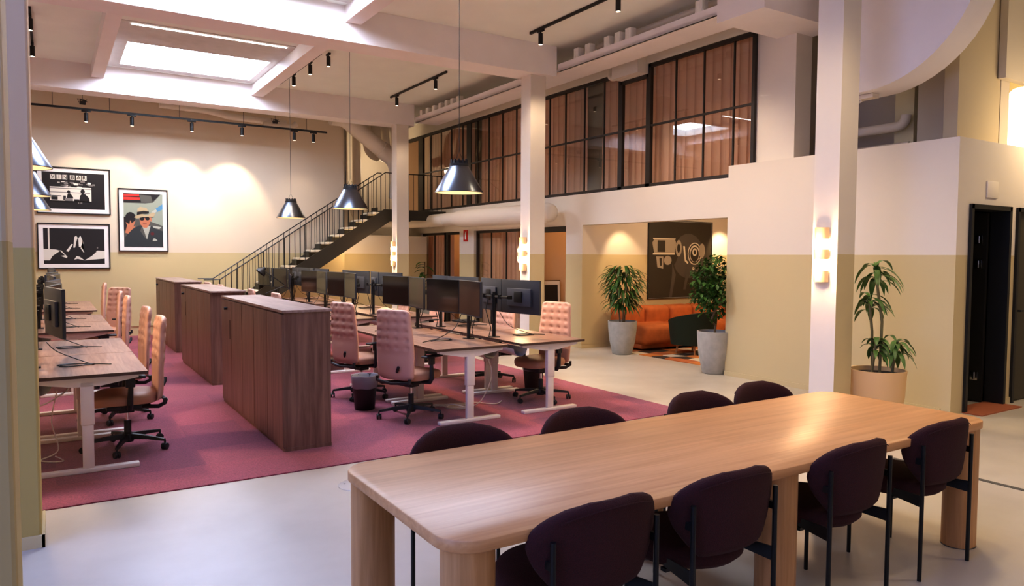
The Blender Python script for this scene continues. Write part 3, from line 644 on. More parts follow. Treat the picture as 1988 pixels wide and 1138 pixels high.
# ------------------------------------------------------------------ desks
DH = .745
def make_desk(W, D=.81):
    """local: x 0..D, y 0..W; rear (monitor) edge at x=D side"""
    t = thing('sit_stand_desk', 'x', 'desk')
    b = MB().box((0, 0, DH-.024), (D, W, DH)); tp = b.build('desktop', [M['deskw'], M['deskedge']], t, smooth=False)
    for f in tp.data.polygons:
        if f.normal.z < .5: f.material_index = 1
    for y in (.035, W-.105):
        p = [(.06, y, DH-.025), (D-.04, y, DH-.025), (D-.04, y, DH-.05), (D/2+.09, y, DH-.095), (D/2-.09, y, DH-.095), (.06, y, DH-.05)]
        MB().prism(p, (0, .055, 0)).build('side_bracket', M['white_metal'], t, smooth=False)
        l = MB().box((D/2-.045, y, .36), (D/2+.045, y+.055, DH-.06), bev=.004).box((D/2-.038, y+.006, .03), (D/2+.038, y+.049, .40), bev=.004).build('leg', M['white_metal'], t)
        MB().box((D/2-.34, y-.008, .0), (D/2+.34, y+.062, .032), bev=.006).build('foot', M['white_metal'], l)
    MB().box((D/2-.02, .09, DH-.07), (D/2+.02, W-.09, DH-.03)).build('crossbar', M['white_metal'], t, smooth=False)
    b = MB(); rings = []
    for y in (.18, W-.18):
        rings.append(b.ring([(D-.10+.085*math.cos(a), y, DH-.075-.085*math.sin(a)) for a in [PI*i/10 for i in range(11)]]))
    b.skin(rings, closed=False); b.build('cable_tray', M['white_metal'], t)
    return t
ROWS_M = [(6.18, 1.285), (9.72, 1.30), (13.05, 1.12)]
ROWS_L = [(6.18, 1.285), (9.72, 1.30), (13.25, 1.30)]
rowname = ['front', 'middle', 'far']
protos = {}
def place_desk(W, x, y, flip, label, grp):
    k = W
    loc_, rz = ((x, y, .008), 0) if not flip else ((x, y+W, .008), PI)
    if k not in protos:
        t = make_desk(W); protos[k] = t; t.location = loc_; t.rotation_euler = (0, 0, rz); t['label'] = label; t['group'] = grp; return t
    return dup(protos[k], loc_, rz, label, grp)
for r, (y0, W) in enumerate(ROWS_M):
    for k, nf in enumerate(('near', 'far')):
        y = y0+k*(W+.012)
        place_desk(W, 3.07, y, False, '%s walnut desk on the cabinet side of the %s desk cluster, right of the cabinets' % (nf, rowname[r]), 'desks right of the cabinets')
        place_desk(W, 4.86, y, True, '%s walnut desk on the column side of the %s desk cluster, right of the cabinets' % (nf, rowname[r]), 'desks right of the cabinets')
for r, (y0, W) in enumerate(ROWS_L):
    for k, nf in enumerate(('near', 'far')):
        y = y0+k*(W+.012)
        place_desk(W, .615, y, True, '%s walnut desk of the %s pair left of the cabinets, beside the left pier' % (nf, rowname[r]), 'desks left of the cabinets')

# ------------------------------------------------------------------ monitors
def make_monitor():
    """local: screen faces -X, centre at origin"""
    t = thing('monitor', 'x', 'monitor')
    MB().box((-.012, -.307, -.182), (.012, .307, .182), bev=.003).build('casing', M['monback'], t)
    MB().box((-.0135, -.300, -.168), (-.0118, .300, .176)).build('screen', M['screen'], t, smooth=False)
    MB().box((.012, -.19, -.10), (.036, .19, .09), bev=.006).build('rear_housing', M['monbox'], t)
    b = MB().box((.036, -.06, -.06), (.05, .06, .06), bev=.003)
    for a in (-.048, .048):
        for c in (-.048, .048): b.lathe([(.007, 0), (.007, .006)], (.0, a, c), 8)
    b.build('mount_plate', M['blackmetal'], t)
    return t
def make_stand():
    """pole at origin (z=0 at desk top); arms reach -X side; monitor joints at (-.10, +-.30, .45)"""
    t = thing('monitor_stand', 'x', 'monitor stand')
    MB().box((-.05, -.045, 0), (.05, .045, .008), bev=.002).build('clamp_plate', M['blackmetal'], t)
    MB().tube([(0, 0, 0), (0, 0, .50)], .020, 14).build('pole', M['blackmetal'], t)
    MB().lathe([(.034, .425), (.034, .475)], (0, 0, 0), 14).build('collar', M['blackmetal'], t)
    for s in (-1, 1):
        MB().tube([(0, s*.02, .45), (.03, s*.16, .45), (-.01, s*.27, .45)], .014, 8).lathe([(.022, .43), (.022, .475)], (.03, s*.16, 0), 10).box((-.05, s*.27-.02, .43), (-.005, s*.27+.02, .47)).build('arm', M['chrome'] if False else M['blackmetal'], t)
    MB().tube([(.025, .01, .42), (.05, .03, .2), (.03, .05, .02)], .006, 6).tube([(.02, -.1, .42), (.06, -.08, .30), (.03, -.02, .1), (.04, -.04, .01)], .005, 6).build('cables', M['cable_b'], t)
    return t
mon0 = None; stand0 = None
def station(x, y, face, lab, grp, jit=0., yaw=.15, labs=('left', 'right')):
    """face -1: users sit on the west side (screens face -X); +1: screens face +X"""
    global mon0, stand0
    rz = 0 if face < 0 else PI
    sl_lab = 'black twin monitor arm '+lab
    if stand0 is None:
        stand0 = make_stand(); stand0.location = (x, y, DH+.008); stand0.rotation_euler = (0, 0, rz); stand0['label'] = sl_lab; stand0['group'] = 'twin monitor arms'
    else: dup(stand0, (x, y, DH+.008), rz, sl_lab, 'twin monitor arms')
    for s in (-1, 1):
        a = rz + s*yaw + random.uniform(-jit, jit)
        # s=+1 is the +y side for face -1
        px = -.15; py = s*.306
        wx = x+px*math.cos(rz); wy = y+py*math.cos(rz)
        side = 'farther' if (py*math.cos(rz)) > 0 else 'nearer'
        L = '%s black monitor %s' % (side, lab)
        z = DH+.008+.455
        if mon0 is None:
            mon0 = make_monitor(); mon0.location = (wx, wy, z); mon0.rotation_euler = (0, 0, a); mon0['label'] = L; mon0['group'] = grp
        else: dup(mon0, (wx, wy, z), a, L, grp)
for r, (y0, W) in enumerate(ROWS_M):
    for k, nf in enumerate(('near', 'far')):
        y = y0+k*(W+.012)+W/2+.03
        j = 0 if r == 0 else .08
        station(3.80, y, -1, 'over the %s cabinet-side desk of the %s cluster' % (nf, rowname[r]), 'monitors of the desks right of the cabinets', j)
        station(4.12, y, 1, 'over the %s column-side desk of the %s cluster' % (nf, rowname[r]), 'monitors of the desks right of the cabinets', j)
for r, (y0, W) in enumerate(ROWS_L):
    for k, nf in enumerate(('near', 'far')):
        y = y0+k*(W+.012)+W/2-.05
        station(-.13, y, 1, 'on the %s desk of the %s pair by the pier' % (nf, rowname[r]), 'monitors of the desks left of the cabinets', .1)

# ------------------------------------------------------------------ office chairs
def make_office_chair():
    """faces +Y, origin on the floor under the gas lift"""
    t = thing('office_chair', 'x', 'office chair')
    # seat cushion
    b = MB(); rings = []
    prof = [(.80, .400), (.97, .408), (1.0, .435), (1.0, .462), (.95, .482), (.80, .492), (.45, .497), (.05, .497)]
    for s, z in prof:
        ring = []
        for i in range(36):
            a = 2*PI*i/36; e = .55
            cx, cy = math.cos(a), math.sin(a)
            x = .25*s*math.copysign(abs(cx)**e, cx); y = .245*s*math.copysign(abs(cy)**e, cy)
            ring.append((x, y+.02, z-.02*max(0, (y-.12)/.12)**2))
        rings.append(b.ring(ring))
    b.skin(rings); b.build('seat', M['leather_tan'], t, sharp=60)
    # tufted backrest
    def bk(u, v):   # u -1..1, v 0..1
        z = .415+.695*v
        y = -.225-.03*math.cos(v*PI*1.1-.9)*1.0-.085*max(0, v-.35)**1.25/.58
        w = .228+.020*math.sin(PI*min(1, v*1.25))-.008*v
        r = .055; 
        for dd in (v*.715, (1-v)*.715):
            if dd < r: w -= r-math.sqrt(max(0, r*r-(r-dd)**2))
        return u*w, y+.030*u*u*(1-.3*v), z
    NU, NV = 24, 44; b = MB(); fr, bc = [], []
    for j in range(NV+1):
        rf, rb_ = [], []
        for i in range(NU+1):
            u = -1+2*i/NU; v = j/NV; x, y, z = bk(u, v)
            edge = min(1, (1-abs(u))*6)*min(1, v*14)*min(1, (1-v)*14); edge = math.sqrt(edge)
            tuft = 0
            if v > .40:
                q = abs(math.cos(PI*2.0*(u*1.0+.25)))**.8*abs(math.sin(PI*(v-.40)/.60*5))**.8
                q2 = math.exp(-(((u*4+4.0) % 2 - 1)/.30)**2-((((v-.40)/.12) % 1-.5)/.22)**2)
                tuft = .007*(1-q2)-.017*q2-.004*abs(math.sin(PI*((v-.40)/.12)))**8
                tuft *= min(1, (v-.40)*12)*min(1, (1-abs(u))*5)
            th = .006+.017*edge
            rf.append(b.bm.verts.new((x, y+th+tuft, z))); rb_.append(b.bm.verts.new((x, y-th-tuft, z)))
        fr.append(rf); bc.append(rb_)
    for j in range(NV):
        for i in range(NU):
            b.bm.faces.new((fr[j][i], fr[j][i+1], fr[j+1][i+1], fr[j+1][i])); b.bm.faces.new((bc[j][i], bc[j+1][i], bc[j+1][i+1], bc[j][i+1]))
    for j in range(NV):
        for i in (0, NU): b.bm.faces.new((fr[j][i], fr[j+1][i], bc[j+1][i], bc[j][i]))
    for i in range(NU):
        for j in (0, NV): b.bm.faces.new((fr[j][i], bc[j][i], bc[j][i+1], fr[j][i+1]))
    br = b.build('backrest', M['leather'], t, sharp=80)
    MB().tube([(.07, -.285, .50), (.10, -.305, .535), (.115, -.31, .56)], [.012, .016, .013], 8).build('back_lever', M['blackplastic'], br)
    # frame under the seat
    b = MB().box((-.12, -.17, .345), (.12, .16, .385), bev=.01).box((-.05, -.05, .31), (.05, .07, .35), bev=.008)
    b.tube([(-.10, -.10, .365), (-.19, -.22, .37), (-.215, -.265, .40), (-.215, -.262, .44)], .017, 8).tube([(.10, -.10, .365), (.19, -.22, .37), (.215, -.265, .40), (.215, -.262, .44)], .017, 8).tube([(-.215, -.265, .40), (0, -.30, .385), (.215, -.265, .40)], .015, 8)
    b.box((-.19, .0, .372), (.19, .05, .398), bev=.006).build('tilt_mechanism', M['blackplastic'], t)
    for s in (-1, 1):
        a = MB().tube([(s*.15, .0, .375), (s*.25, .0, .38), (s*.275, .0, .42), (s*.275, -.01, .60)], [.02, .022, .024, .018], 8).box((s*.275-.016, -.04, .56), (s*.275+.016, .03, .632), bev=.006).build('armrest', M['blackplastic'], t)
        MB().box((s*.275-.042, -.12, .632), (s*.275+.042, .13, .656), bev=.011, seg=3).build('arm_pad', M['blackplastic'], a)
    MB().tube([(0, 0, .10), (0, 0, .24)], .028, 14).build('gas_lift_cover', M['blackplastic'], t)
    MB().tube([(0, 0, .22), (0, 0, .33)], .014, 12).build('gas_lift', M['chrome'], t)
    b = MB().lathe([(.045, .06), (.05, .09), (.042, .13), (.03, .14)], (0, 0, 0), 16)
    for k in range(5):
        a = 2*PI*k/5+.3; cs, sn = math.cos(a), math.sin(a); n = (-sn, cs)
        rings = []
        for rr_, w, z0, z1 in ((.02, .026, .085, .13), (.18, .019, .085, .115), (.325, .013, .072, .092)):
            rings.append(b.ring([(cs*rr_+n[0]*w, sn*rr_+n[1]*w, z0), (cs*rr_-n[0]*w, sn*rr_-n[1]*w, z0), (cs*rr_-n[0]*w*.7, sn*rr_-n[1]*w*.7, z1), (cs*rr_+n[0]*w*.7, sn*rr_+n[1]*w*.7, z1)]))
        b.skin(rings)
    bs = b.build('star_base', M['blackplastic'], t)
    for k in range(5):
        a = 2*PI*k/5+.3; cs, sn = math.cos(a)*.325, math.sin(a)*.325; ca = a+1.1*((k*37) % 3); d = V((math.cos(ca), math.sin(ca), 0)); p = V((cs, sn, .028))
        b = MB().tube([p-d*.022, p-d*.006], .027, 14).tube([p+d*.006, p+d*.022], .027, 14).tube([(cs, sn, .05), (cs, sn, .078)], .008, 8).box((cs-.012, sn-.012, .035), (cs+.012, sn+.012, .055))
        b.build('caster', M['blackplastic'], bs)
    return t
oc0 = None
def office_chair(x, y, deg, label, grp):
    """deg: direction the sitter faces, measured from +X"""
    global oc0
    rz = math.radians(deg-90)
    if oc0 is None:
        oc0 = make_office_chair(); oc0.location = (x, y, .008); oc0.rotation_euler = (0, 0, rz); oc0['label'] = label; oc0['group'] = grp
    else: dup(oc0, (x, y, .008), rz, label, grp)
gm = 'blush office chairs right of the cabinets'; gl = 'blush office chairs left of the cabinets'
office_chair(3.06, 6.72, 24, 'blush tufted office chair nearest the camera, just right of the waste bin', gm)
office_chair(3.02, 8.00, 16, 'blush tufted office chair behind the waste bin, beside the front cabinet', gm)
office_chair(4.70, 6.78, 192, 'blush tufted office chair at the right edge of the desks facing the monitors', gm)
office_chair(4.80, 8.10, 178, 'blush tufted office chair on the column side of the front cluster, second one', gm)
office_chair(2.92, 10.35, 0, 'blush office chair at the middle cluster peeking over the front cabinet, right one', gm)
office_chair(2.90, 11.7, -4, 'blush office chair at the middle cluster peeking over the front cabinet, left one', gm)
office_chair(4.95, 10.4, 180, 'blush office chair on the column side of the middle cluster, near desk', gm)
office_chair(4.95, 11.7, 176, 'blush office chair on the column side of the middle cluster, far desk', gm)
office_chair(2.80, 13.6, 0, 'blush office chair at the far cluster peeking above the middle cabinet, right one', gm)
office_chair(2.80, 14.9, 5, 'blush office chair at the far cluster peeking above the middle cabinet, left one', gm)
office_chair(.52, 6.86, 180, 'tan lit office chair nearest the camera left of the cabinets', gl)
office_chair(.54, 8.15, 182, 'tan lit office chair second from the camera left of the cabinets', gl)
office_chair(.55, 10.4, 180, 'tan lit office chair third from the camera left of the cabinets', gl)
office_chair(.56, 11.7, 178, 'tan lit office chair fourth from the camera left of the cabinets', gl)
office_chair(.72, 12.85, 220, 'tan office chair turned sideways between the middle and far left desks', gl)
office_chair(.56, 15.2, 180, 'tan office chair farthest back left of the cabinets, by the cream wall', gl)

# ------------------------------------------------------------------ cables, bins, floor items
def cable(nm, pts, r, m, label, grp=None):
    # smooth through points
    P_ = [V(p) for p in pts]; out = []
    for i in range(len(P_)-1):
        p0, p1, p2, p3 = P_[max(i-1, 0)], P_[i], P_[i+1], P_[min(i+2, len(P_)-1)]
        for k in range(6):
            t_ = k/6; out.append(.5*((2*p1)+(-p0+p2)*t_+(2*p0-5*p1+4*p2-p3)*t_*t_+(-p0+3*p1-3*p2+p3)*t_**3))
    out.append(P_[-1])
    return tag(MB().tube(out, r, 6).build(nm, m), label, 'cable', grp)
zc = DH+.008+.004
def desk_cable(x, y, s, label, grp, hang=None):
    pts = []
    if hang: pts += [hang, (hang[0]*.6+x*.4, hang[1]*.6+y*.4, DH+.12)]
    for i in range(15):
        a = i*.85; pts.append((x+s*(.11+.012*(i % 3))*math.cos(a), y+.07*math.sin(a)+.004*i, zc+.002*(i % 4)))
    pts += [(x+s*.24, y-.04, zc)]
    cable('desk_cable', pts, .0038, M['cable_b'], label, grp)
gc = 'coiled black cables on the desks'
for r, (y0, W) in enumerate(ROWS_M):
    for k, nf in enumerate(('near', 'far')):
        y = y0+k*(W+.012)+W/2-.02
        desk_cable(3.45, y, -1, 'coiled black cable on the %s cabinet-side desk of the %s cluster' % (nf, rowname[r]), gc, (3.74, y+.1, DH+.28))
        desk_cable(4.50, y, 1, 'coiled black cable on the %s column-side desk of the %s cluster' % (nf, rowname[r]), gc, (4.22, y+.1, DH+.28))
for r, (y0, W) in enumerate(ROWS_L):
    for k, nf in enumerate(('near', 'far')):
        y = y0+k*(W+.012)+W/2-.1
        desk_cable(.16, y, 1, 'coiled black cable on the %s desk of the %s left pair' % (nf, rowname[r]), gc, (-.04, y+.1, DH+.2))
cable('power_cable', [(3.95, 6.75, .62), (4.0, 6.7, .35), (3.9, 6.8, .05), (3.75, 6.95, .02), (3.5, 7.1, .02), (3.62, 6.85, .02), (3.72, 6.7, .03), (3.55, 6.75, .08), (3.6, 6.95, .02), (3.9, 7.0, .02), (4.1, 6.8, .02), (4.25, 6.9, .02)], .006, M['cable_w'], 'white power cable looping on the carpet under the front right desks')
cable('power_cable', [(3.1, 7.3, .02), (3.3, 7.2, .02), (3.45, 7.05, .02), (3.58, 6.95, .03)], .005, M['cable_w'], 'white cable running to the round floor disc under the desks')
cable('power_cable', [(-.2, 6.4, .62), (-.1, 6.5, .5), (.05, 6.45, .58), (.1, 6.5, .62)], .006, M['cable_w'], 'white cable drooping under the near left desk')
cable('power_cable', [(.02, 6.5, .6), (-.02, 6.6, .35), (.02, 6.7, .1), (-.1, 6.75, .02), (.05, 6.6, .03), (.0, 6.5, .1)], .005, M['cable_w'], 'white cable hanging to the carpet behind the near left desk leg')
tag(MB().lathe([(.16, 0), (.16, .010), (.14, .014), (.02, .014)], (3.72, 6.92, .008), 28).build('floor_outlet_cover', M['cablecover']), 'round beige floor outlet cover on the carpet under the front desks', 'floor outlet')
o = thing('floor_outlet', 'round steel floor outlet cover in the pale floor left of the table', 'floor outlet', (1.83, 4.93, 0))
MB().lathe([(.14, 0), (.14, .004), (.13, .005), (.01, .005)], (0, 0, 0), 36).build('cover_plate', M['steel_floor'], o)
for a in (.4, 2.5, 4.3): MB().lathe([(.008, .0052), (.008, .006)], (.10*math.cos(a), .10*math.sin(a), 0), 10).build('screw', M['drain'], o)
SB('trim_drain', [((5.79, -2, .0), (5.84, 3.3, .003))], M['drain'])
def bin_(x, y, label, h=.36):
    t = thing('waste_bin', label, 'waste bin', (x, y, .008), 0, 'black waste bins with liners')
    MB().lathe([(.10, 0), (.105, .004), (.138, h), (.141, h), (.136, h-.004), (.104, .012), (.01, .012)], (0, 0, 0), 28).build('bin_body', M['bin'], t, sharp=50)
    b = MB(); rings = []
    for r_, z in ((.128, h-.13), (.138, h-.125), (.142, h-.06), (.146, h+.004), (.143, h+.010), (.134, h-.005), (.122, h-.10), (.105, h-.25)):
        rings.append(b.ring([((r_+.002*math.sin(7*2*PI*k/40+z*60))*math.cos(2*PI*k/40), (r_+.002*math.sin(7*2*PI*k/40+z*60))*math.sin(2*PI*k/40), z+.003*math.sin(5*2*PI*k/40)) for k in range(40)]))
    b.skin(rings, cap=False); b.build('liner_bag', M['film'], t, sharp=80)
    return t
bin_(2.80, 7.33, 'black waste bin with clear liner standing behind the near office chair'); bin_(5.02, 7.40, 'black waste bin with clear liner beside the right-hand office chair')

# desk lamp
t = thing('desk_lamp', 'black anglepoise desk lamp on the far desk cluster', 'lamp', (3.22, 13.25, DH+.008), 0)
MB().lathe([(.08, 0), (.08, .015), (.02, .02), (.012, .10)], (0, 0, 0), 18).build('base', M['blackplastic'], t)
MB().tube([(0, 0, .08), (0, 0, .20), (.36, .02, .34)], .008, 8).build('lower_arm', M['blackmetal'], t)
MB().tube([(.36, .02, .34), (.0, .03, .60)], .007, 8).build('upper_arm', M['blackmetal'], t)
b = MB().lathe([(.03, .07), (.035, .03), (.085, -.02), (.095, -.06), (.085, -.058)], (0, 0, 0), 18, cap=False); o = b.build('lamp_head', M['blackplastic'], t); o.location = (-.04, .03, .61); o.rotation_euler = (0, .75, 0)
# small tablet / keyboard-like items on middle desks
tag(MB().box((4.60, 8.45, DH+.009), (4.84, 8.78, DH+.03), bev=.004).build('document_tray', M['blackplastic']), 'flat black tray on the column-side far desk of the front cluster', 'tray')

# ------------------------------------------------------------------ pendants
def make_pendant(L):
    t = thing('pendant_lamp', 'x', 'pendant lamp')
    b = MB().lathe([(.27, 0), (.274, .004), (.272, .010), (.105, .30), (.10, .302)], (0, 0, 0), 40, cap=False); b.build('lamp_shade', M['shade'], t, sharp=50)
    MB().lathe([(.266, .006), (.20, .10), (.10, .27), (.01, .28)], (0, 0, 0), 32, cap=False).build('inner_reflector', M['shade_in'], t, sharp=50)
    b = MB().lathe([(.108, .295), (.108, .325), (.09, .33), (.085, .36), (.02, .365)], (0, 0, 0), 24)
    for k in range(12):
        a = 2*PI*k/12; b.box((.07, -.004, .325), (.105, .004, .375), rot=None) if False else b.tube([(.09*math.cos(a), .09*math.sin(a), .32), (.09*math.cos(a), .09*math.sin(a), .375)], .009, 6)
    b.build('heat_sink', M['blackplastic'], t)
    MB().tube([(-.05, 0, .36), (0, 0, .47), (.05, 0, .36)], .003, 6).tube([(0, 0, .47), (0, 0, L)], .0035, 6).build('suspension_cable', M['blackmetal'], t)
    return t
PZ = 2.35; pend = None
pl = [(3.9, 7.26, 'black steel pendant lamp nearest the camera, hanging beside the middle column'), (3.9, 10.77, 'steel pendant lamp in front of the stairs, middle one of the right row'), (3.93, 14.13, 'smallest, farthest pendant lamp hanging in front of the stair foot'),
      (-.235, 7.2, 'highest of the three stacked pendant lamps beside the left pier'), (-.235, 10.7, 'middle of the three stacked pendant lamps beside the left pier'), (-.235, 14.1, 'lowest of the three stacked pendant lamps beside the left pier')]
for i, (x, y, lab) in enumerate(pl):
    g_ = 'steel pendant lamps over the desks'
    if pend is None: pend = make_pendant(CZ-PZ); pend.location = (x, y, PZ); pend['label'] = lab; pend['group'] = g_
    else: dup(pend, (x, y, PZ), 0, lab, g_)
    light('pendant_light', 'SPOT', (x, y, PZ+.10), 125, (1, .72, .44), .10, (x, y, 0), 118, .7)

# ------------------------------------------------------------------ ceiling tracks and spots
def track(p0, p1, label):
    p0, p1 = V(p0), V(p1); d = (p1-p0); ang = math.atan2(d.y, d.x); L = d.length
    t = MB().box((0, -.017, -.018), (L, .017, .018)).build('lighting_track', M['blackmetal'], smooth=False, loc=p0, rotz=ang)
    return tag(t, label, 'lighting track')
def make_spot():
    t = thing('track_spotlight', 'x', 'spotlight')
    MB().box((-.02, -.075, -.03), (.02, .075, 0), bev=.003).build('adapter', M['blackmetal'], t)
    MB().tube([(0, 0, -.03), (0, 0, -.05)], .012, 8).build('stem', M['blackmetal'], t)
    h = MB().tube([(0, 0, -.05), (0, 0, -.21)], .034, 16).build('lamp_housing', M['blackmetal'], t, sharp=50)
    MB().lathe([(.028, -.212), (.028, -.211)], (0, 0, 0), 14).build('lens', M['spotlens'], h)
    return t
spot0 = None
def spot(p, label, grp, rz=0, target=None, e=60, ang=50):
    global spot0
    if spot0 is None:
        spot0 = make_spot(); spot0.location = p; spot0.rotation_euler = (0, 0, rz); spot0['label'] = label; spot0['group'] = grp
    else: dup(spot0, p, rz, label, grp)
    q = (p[0], p[1], p[2]-.23)
    light('spot_light', 'SPOT', q, e, (1, .80, .58), .03, target or (p[0], p[1], 0), ang, .55)
YT = 15.62; ZT = 4.30
track((-.35, YT, ZT), (5.14, YT, ZT), 'long black lighting track hanging in front of the cream back wall')
for x in (0.1, 1.0, 2.2, 3.4, 4.7):
    tag(MB().tube([(x, YT, ZT+.015), (x, YT, CZ)], .004, 5).build('track_hanger', M['blackmetal']), 'thin wire holding the long track on the back wall', 'wire', 'wires holding the long lighting track')
gb = 'spotlights on the long back wall track'
bx = [.62, 1.37, 2.42, 3.37, 4.43, 4.84]
for i, x in enumerate(bx):
    tg = [(.45, YB, 2.3), (.95, YB, 2.2), (2.15, YB, 2.3), (3.2, YB, 2.3), (4.43, 15.9, 0), (4.5, YB, 1.5)][i]
    spot((x, YT, ZT-.018), 'black cylinder spotlight, %s from the left on the long back wall track' % ('first', 'second', 'third', 'fourth', 'fifth', 'sixth')[i], gb, PI/2, tg, (28, 48, 85, 95, 8, 14)[i], 74)
zt = CZ-.018
track((3.86, 12.0, zt), (3.86, 14.55, zt), 'black ceiling track right of the far skylight')
track((6.16, 11.95, zt), (6.16, 14.52, zt), 'black ceiling track between the middle and back columns')
track((6.16, 5.2, zt), (6.16, 9.22, zt), 'black ceiling track right of the middle beam near the camera')
track((-.16, 12.0, zt), (-.16, 14.3, zt), 'black ceiling track at the upper left beside the pier')
gs = 'spotlights on the short ceiling tracks'
for x, y, lab, e in ((3.86, 13.6, 'black spotlight nearer the back on the track beside the skylight', 40), (3.86, 12.6, 'black spotlight nearer the camera on the track beside the skylight', 40),
                  (6.16, 14.2, 'far spotlight on the track between middle and back columns', 38), (6.16, 12.4, 'near spotlight on the track between middle and back columns', 38),
                  (6.16, 8.95, 'spotlight hanging from the ceiling track above the ledge boxes, left one', 75), (6.16, 7.22, 'spotlight hanging from the ceiling track at the top edge, right one', 120),
                  (-.16, 12.3, 'upper spotlight on the track beside the left pier', 20), (-.16, 13.9, 'lower spotlight on the track beside the left pier', 20), (3.95, 11.9, 'single small spotlight just behind the middle beam', 30)):
    spot((x, y, zt-.018), lab, gs, 0, (x+(1.6 if x > 5 else .4), y, 0), e, 105)
tag(MB().lathe([(.06, 0), (.055, -.03), (.02, -.035)], (2.4, 10.8, CZ), 20).build('smoke_detector', M['white_box']), 'small round white smoke detector on the ceiling beside the middle beam', 'smoke detector')
for x in (.57, 4.05):
    t = thing('ceiling_sensor', 'small black cabled sensor above the long track, %s' % ('left end' if x < 1 else 'right end'), 'sensor', (x, YT+.05, ZT+.12))
    b = MB().box((-.05, -.03, -.03), (.05, .03, .03), bev=.005)
    for k in range(4): b.tube([(-.06+.03*k, 0, 0), (-.08+.05*k, .02, .07), (.02*k, 0, .05), (.09-.02*k, .01, .02)], .006, 5)
    b.build('sensor_body', M['blackplastic'], t); MB().tube([(0, .0, .03), (0, 0, .55)], .004, 5).build('sensor_wire', M['blackmetal'], t)

# ------------------------------------------------------------------ sconces on the columns
def sconce(y, z, label):
    t = thing('wall_sconce', label, 'wall lamp', (6.5, y, z), 0, 'ribbed glass wall lamps on the columns')
    H = .54
    MB().box((-.012, -.05, -H/2), (0, .05, H/2)).build('back_plate', M['bronze'], t, smooth=False)
    def half(z0, z1, r, m, nm):
        b = MB(); n = 40; rings = []
        for zz in (z0, z1):
            rings.append(b.ring([(-.012-(r+.003*(i % 2))*math.sin(PI*i/n), (r+.003*(i % 2))*math.cos(PI*i/n), zz) for i in range(n+1)]))
        b.skin(rings, closed=True); b.build(nm, m, t, sharp=60)
    half(-H/2, -H/2+.115, .072, M['ribglass'], 'ribbed_glass'); half(-.045, .055, .072, M['ribglass'], 'ribbed_glass'); half(H/2-.115, H/2, .072, M['ribglass'], 'ribbed_glass')
    half(-H/2+.115, -.045, .070, M['bulbglass'], 'lit_glass'); half(.055, H/2-.115, .070, M['bulbglass'], 'lit_glass')
    for zz in (-.16, .11): light('sconce_light', 'POINT', (6.5-.16, y, z+zz), 6.5, (1, .66, .38), .05)
sconce(4.46, 1.675, 'glowing ribbed glass wall lamp on the front column above the table'); sconce(9.86, 1.68, 'glowing ribbed glass wall lamp on the middle column'); sconce(15.14, 1.68, 'glowing ribbed glass wall lamp on the back column')

# ------------------------------------------------------------------ meeting table
tb = thing('meeting_table', 'long oak meeting table with rounded corners and thick cylindrical legs', 'table', (2.78, 2.52, 0))
def rrect(w, h, r, n=8):
    out = []
    for cx, cy, a0 in ((w-r, h-r, 0), (-w+r, h-r, PI/2), (-w+r, -h+r, PI), (w-r, -h+r, 1.5*PI)):
        for i in range(n+1): a = a0+PI/2*i/n; out.append((cx+r*math.cos(a), cy+r*math.sin(a)))
    return out
TW, TD = 1.735, .525
b = MB(); rings = []
for ins, z in ((.004, .688), (0, .692), (0, .727), (.004, .731)):
    rings.append(b.ring([(x, y, z) for x, y in rrect(TW-ins, TD-ins, .13-ins, 10)]))
b.skin(rings); b.build('tabletop', M['oak'], tb, sharp=50)
for x in (-TW+.115, -.02, TW-.12):
    for y in (-TD+.10, TD-.10):
        b = MB(); rings = []
        pts = []
        for i in range(32):
            a = 2*PI*i/32; pts.append((x+(.012 if math.cos(a) > 0 else -.012)+.083*math.cos(a), y+.083*math.sin(a)))
        for z in (.003, .688): rings.append(b.ring([(p[0], p[1], z) for p in pts]))
        b.skin(rings); l = b.build('leg', M['oakleg'], tb, sharp=50)
        MB().lathe([(.088, 0), (.088, .004)], (x, y, 0), 32, sx=1.14).build('leg_glide', M['drain'], l)
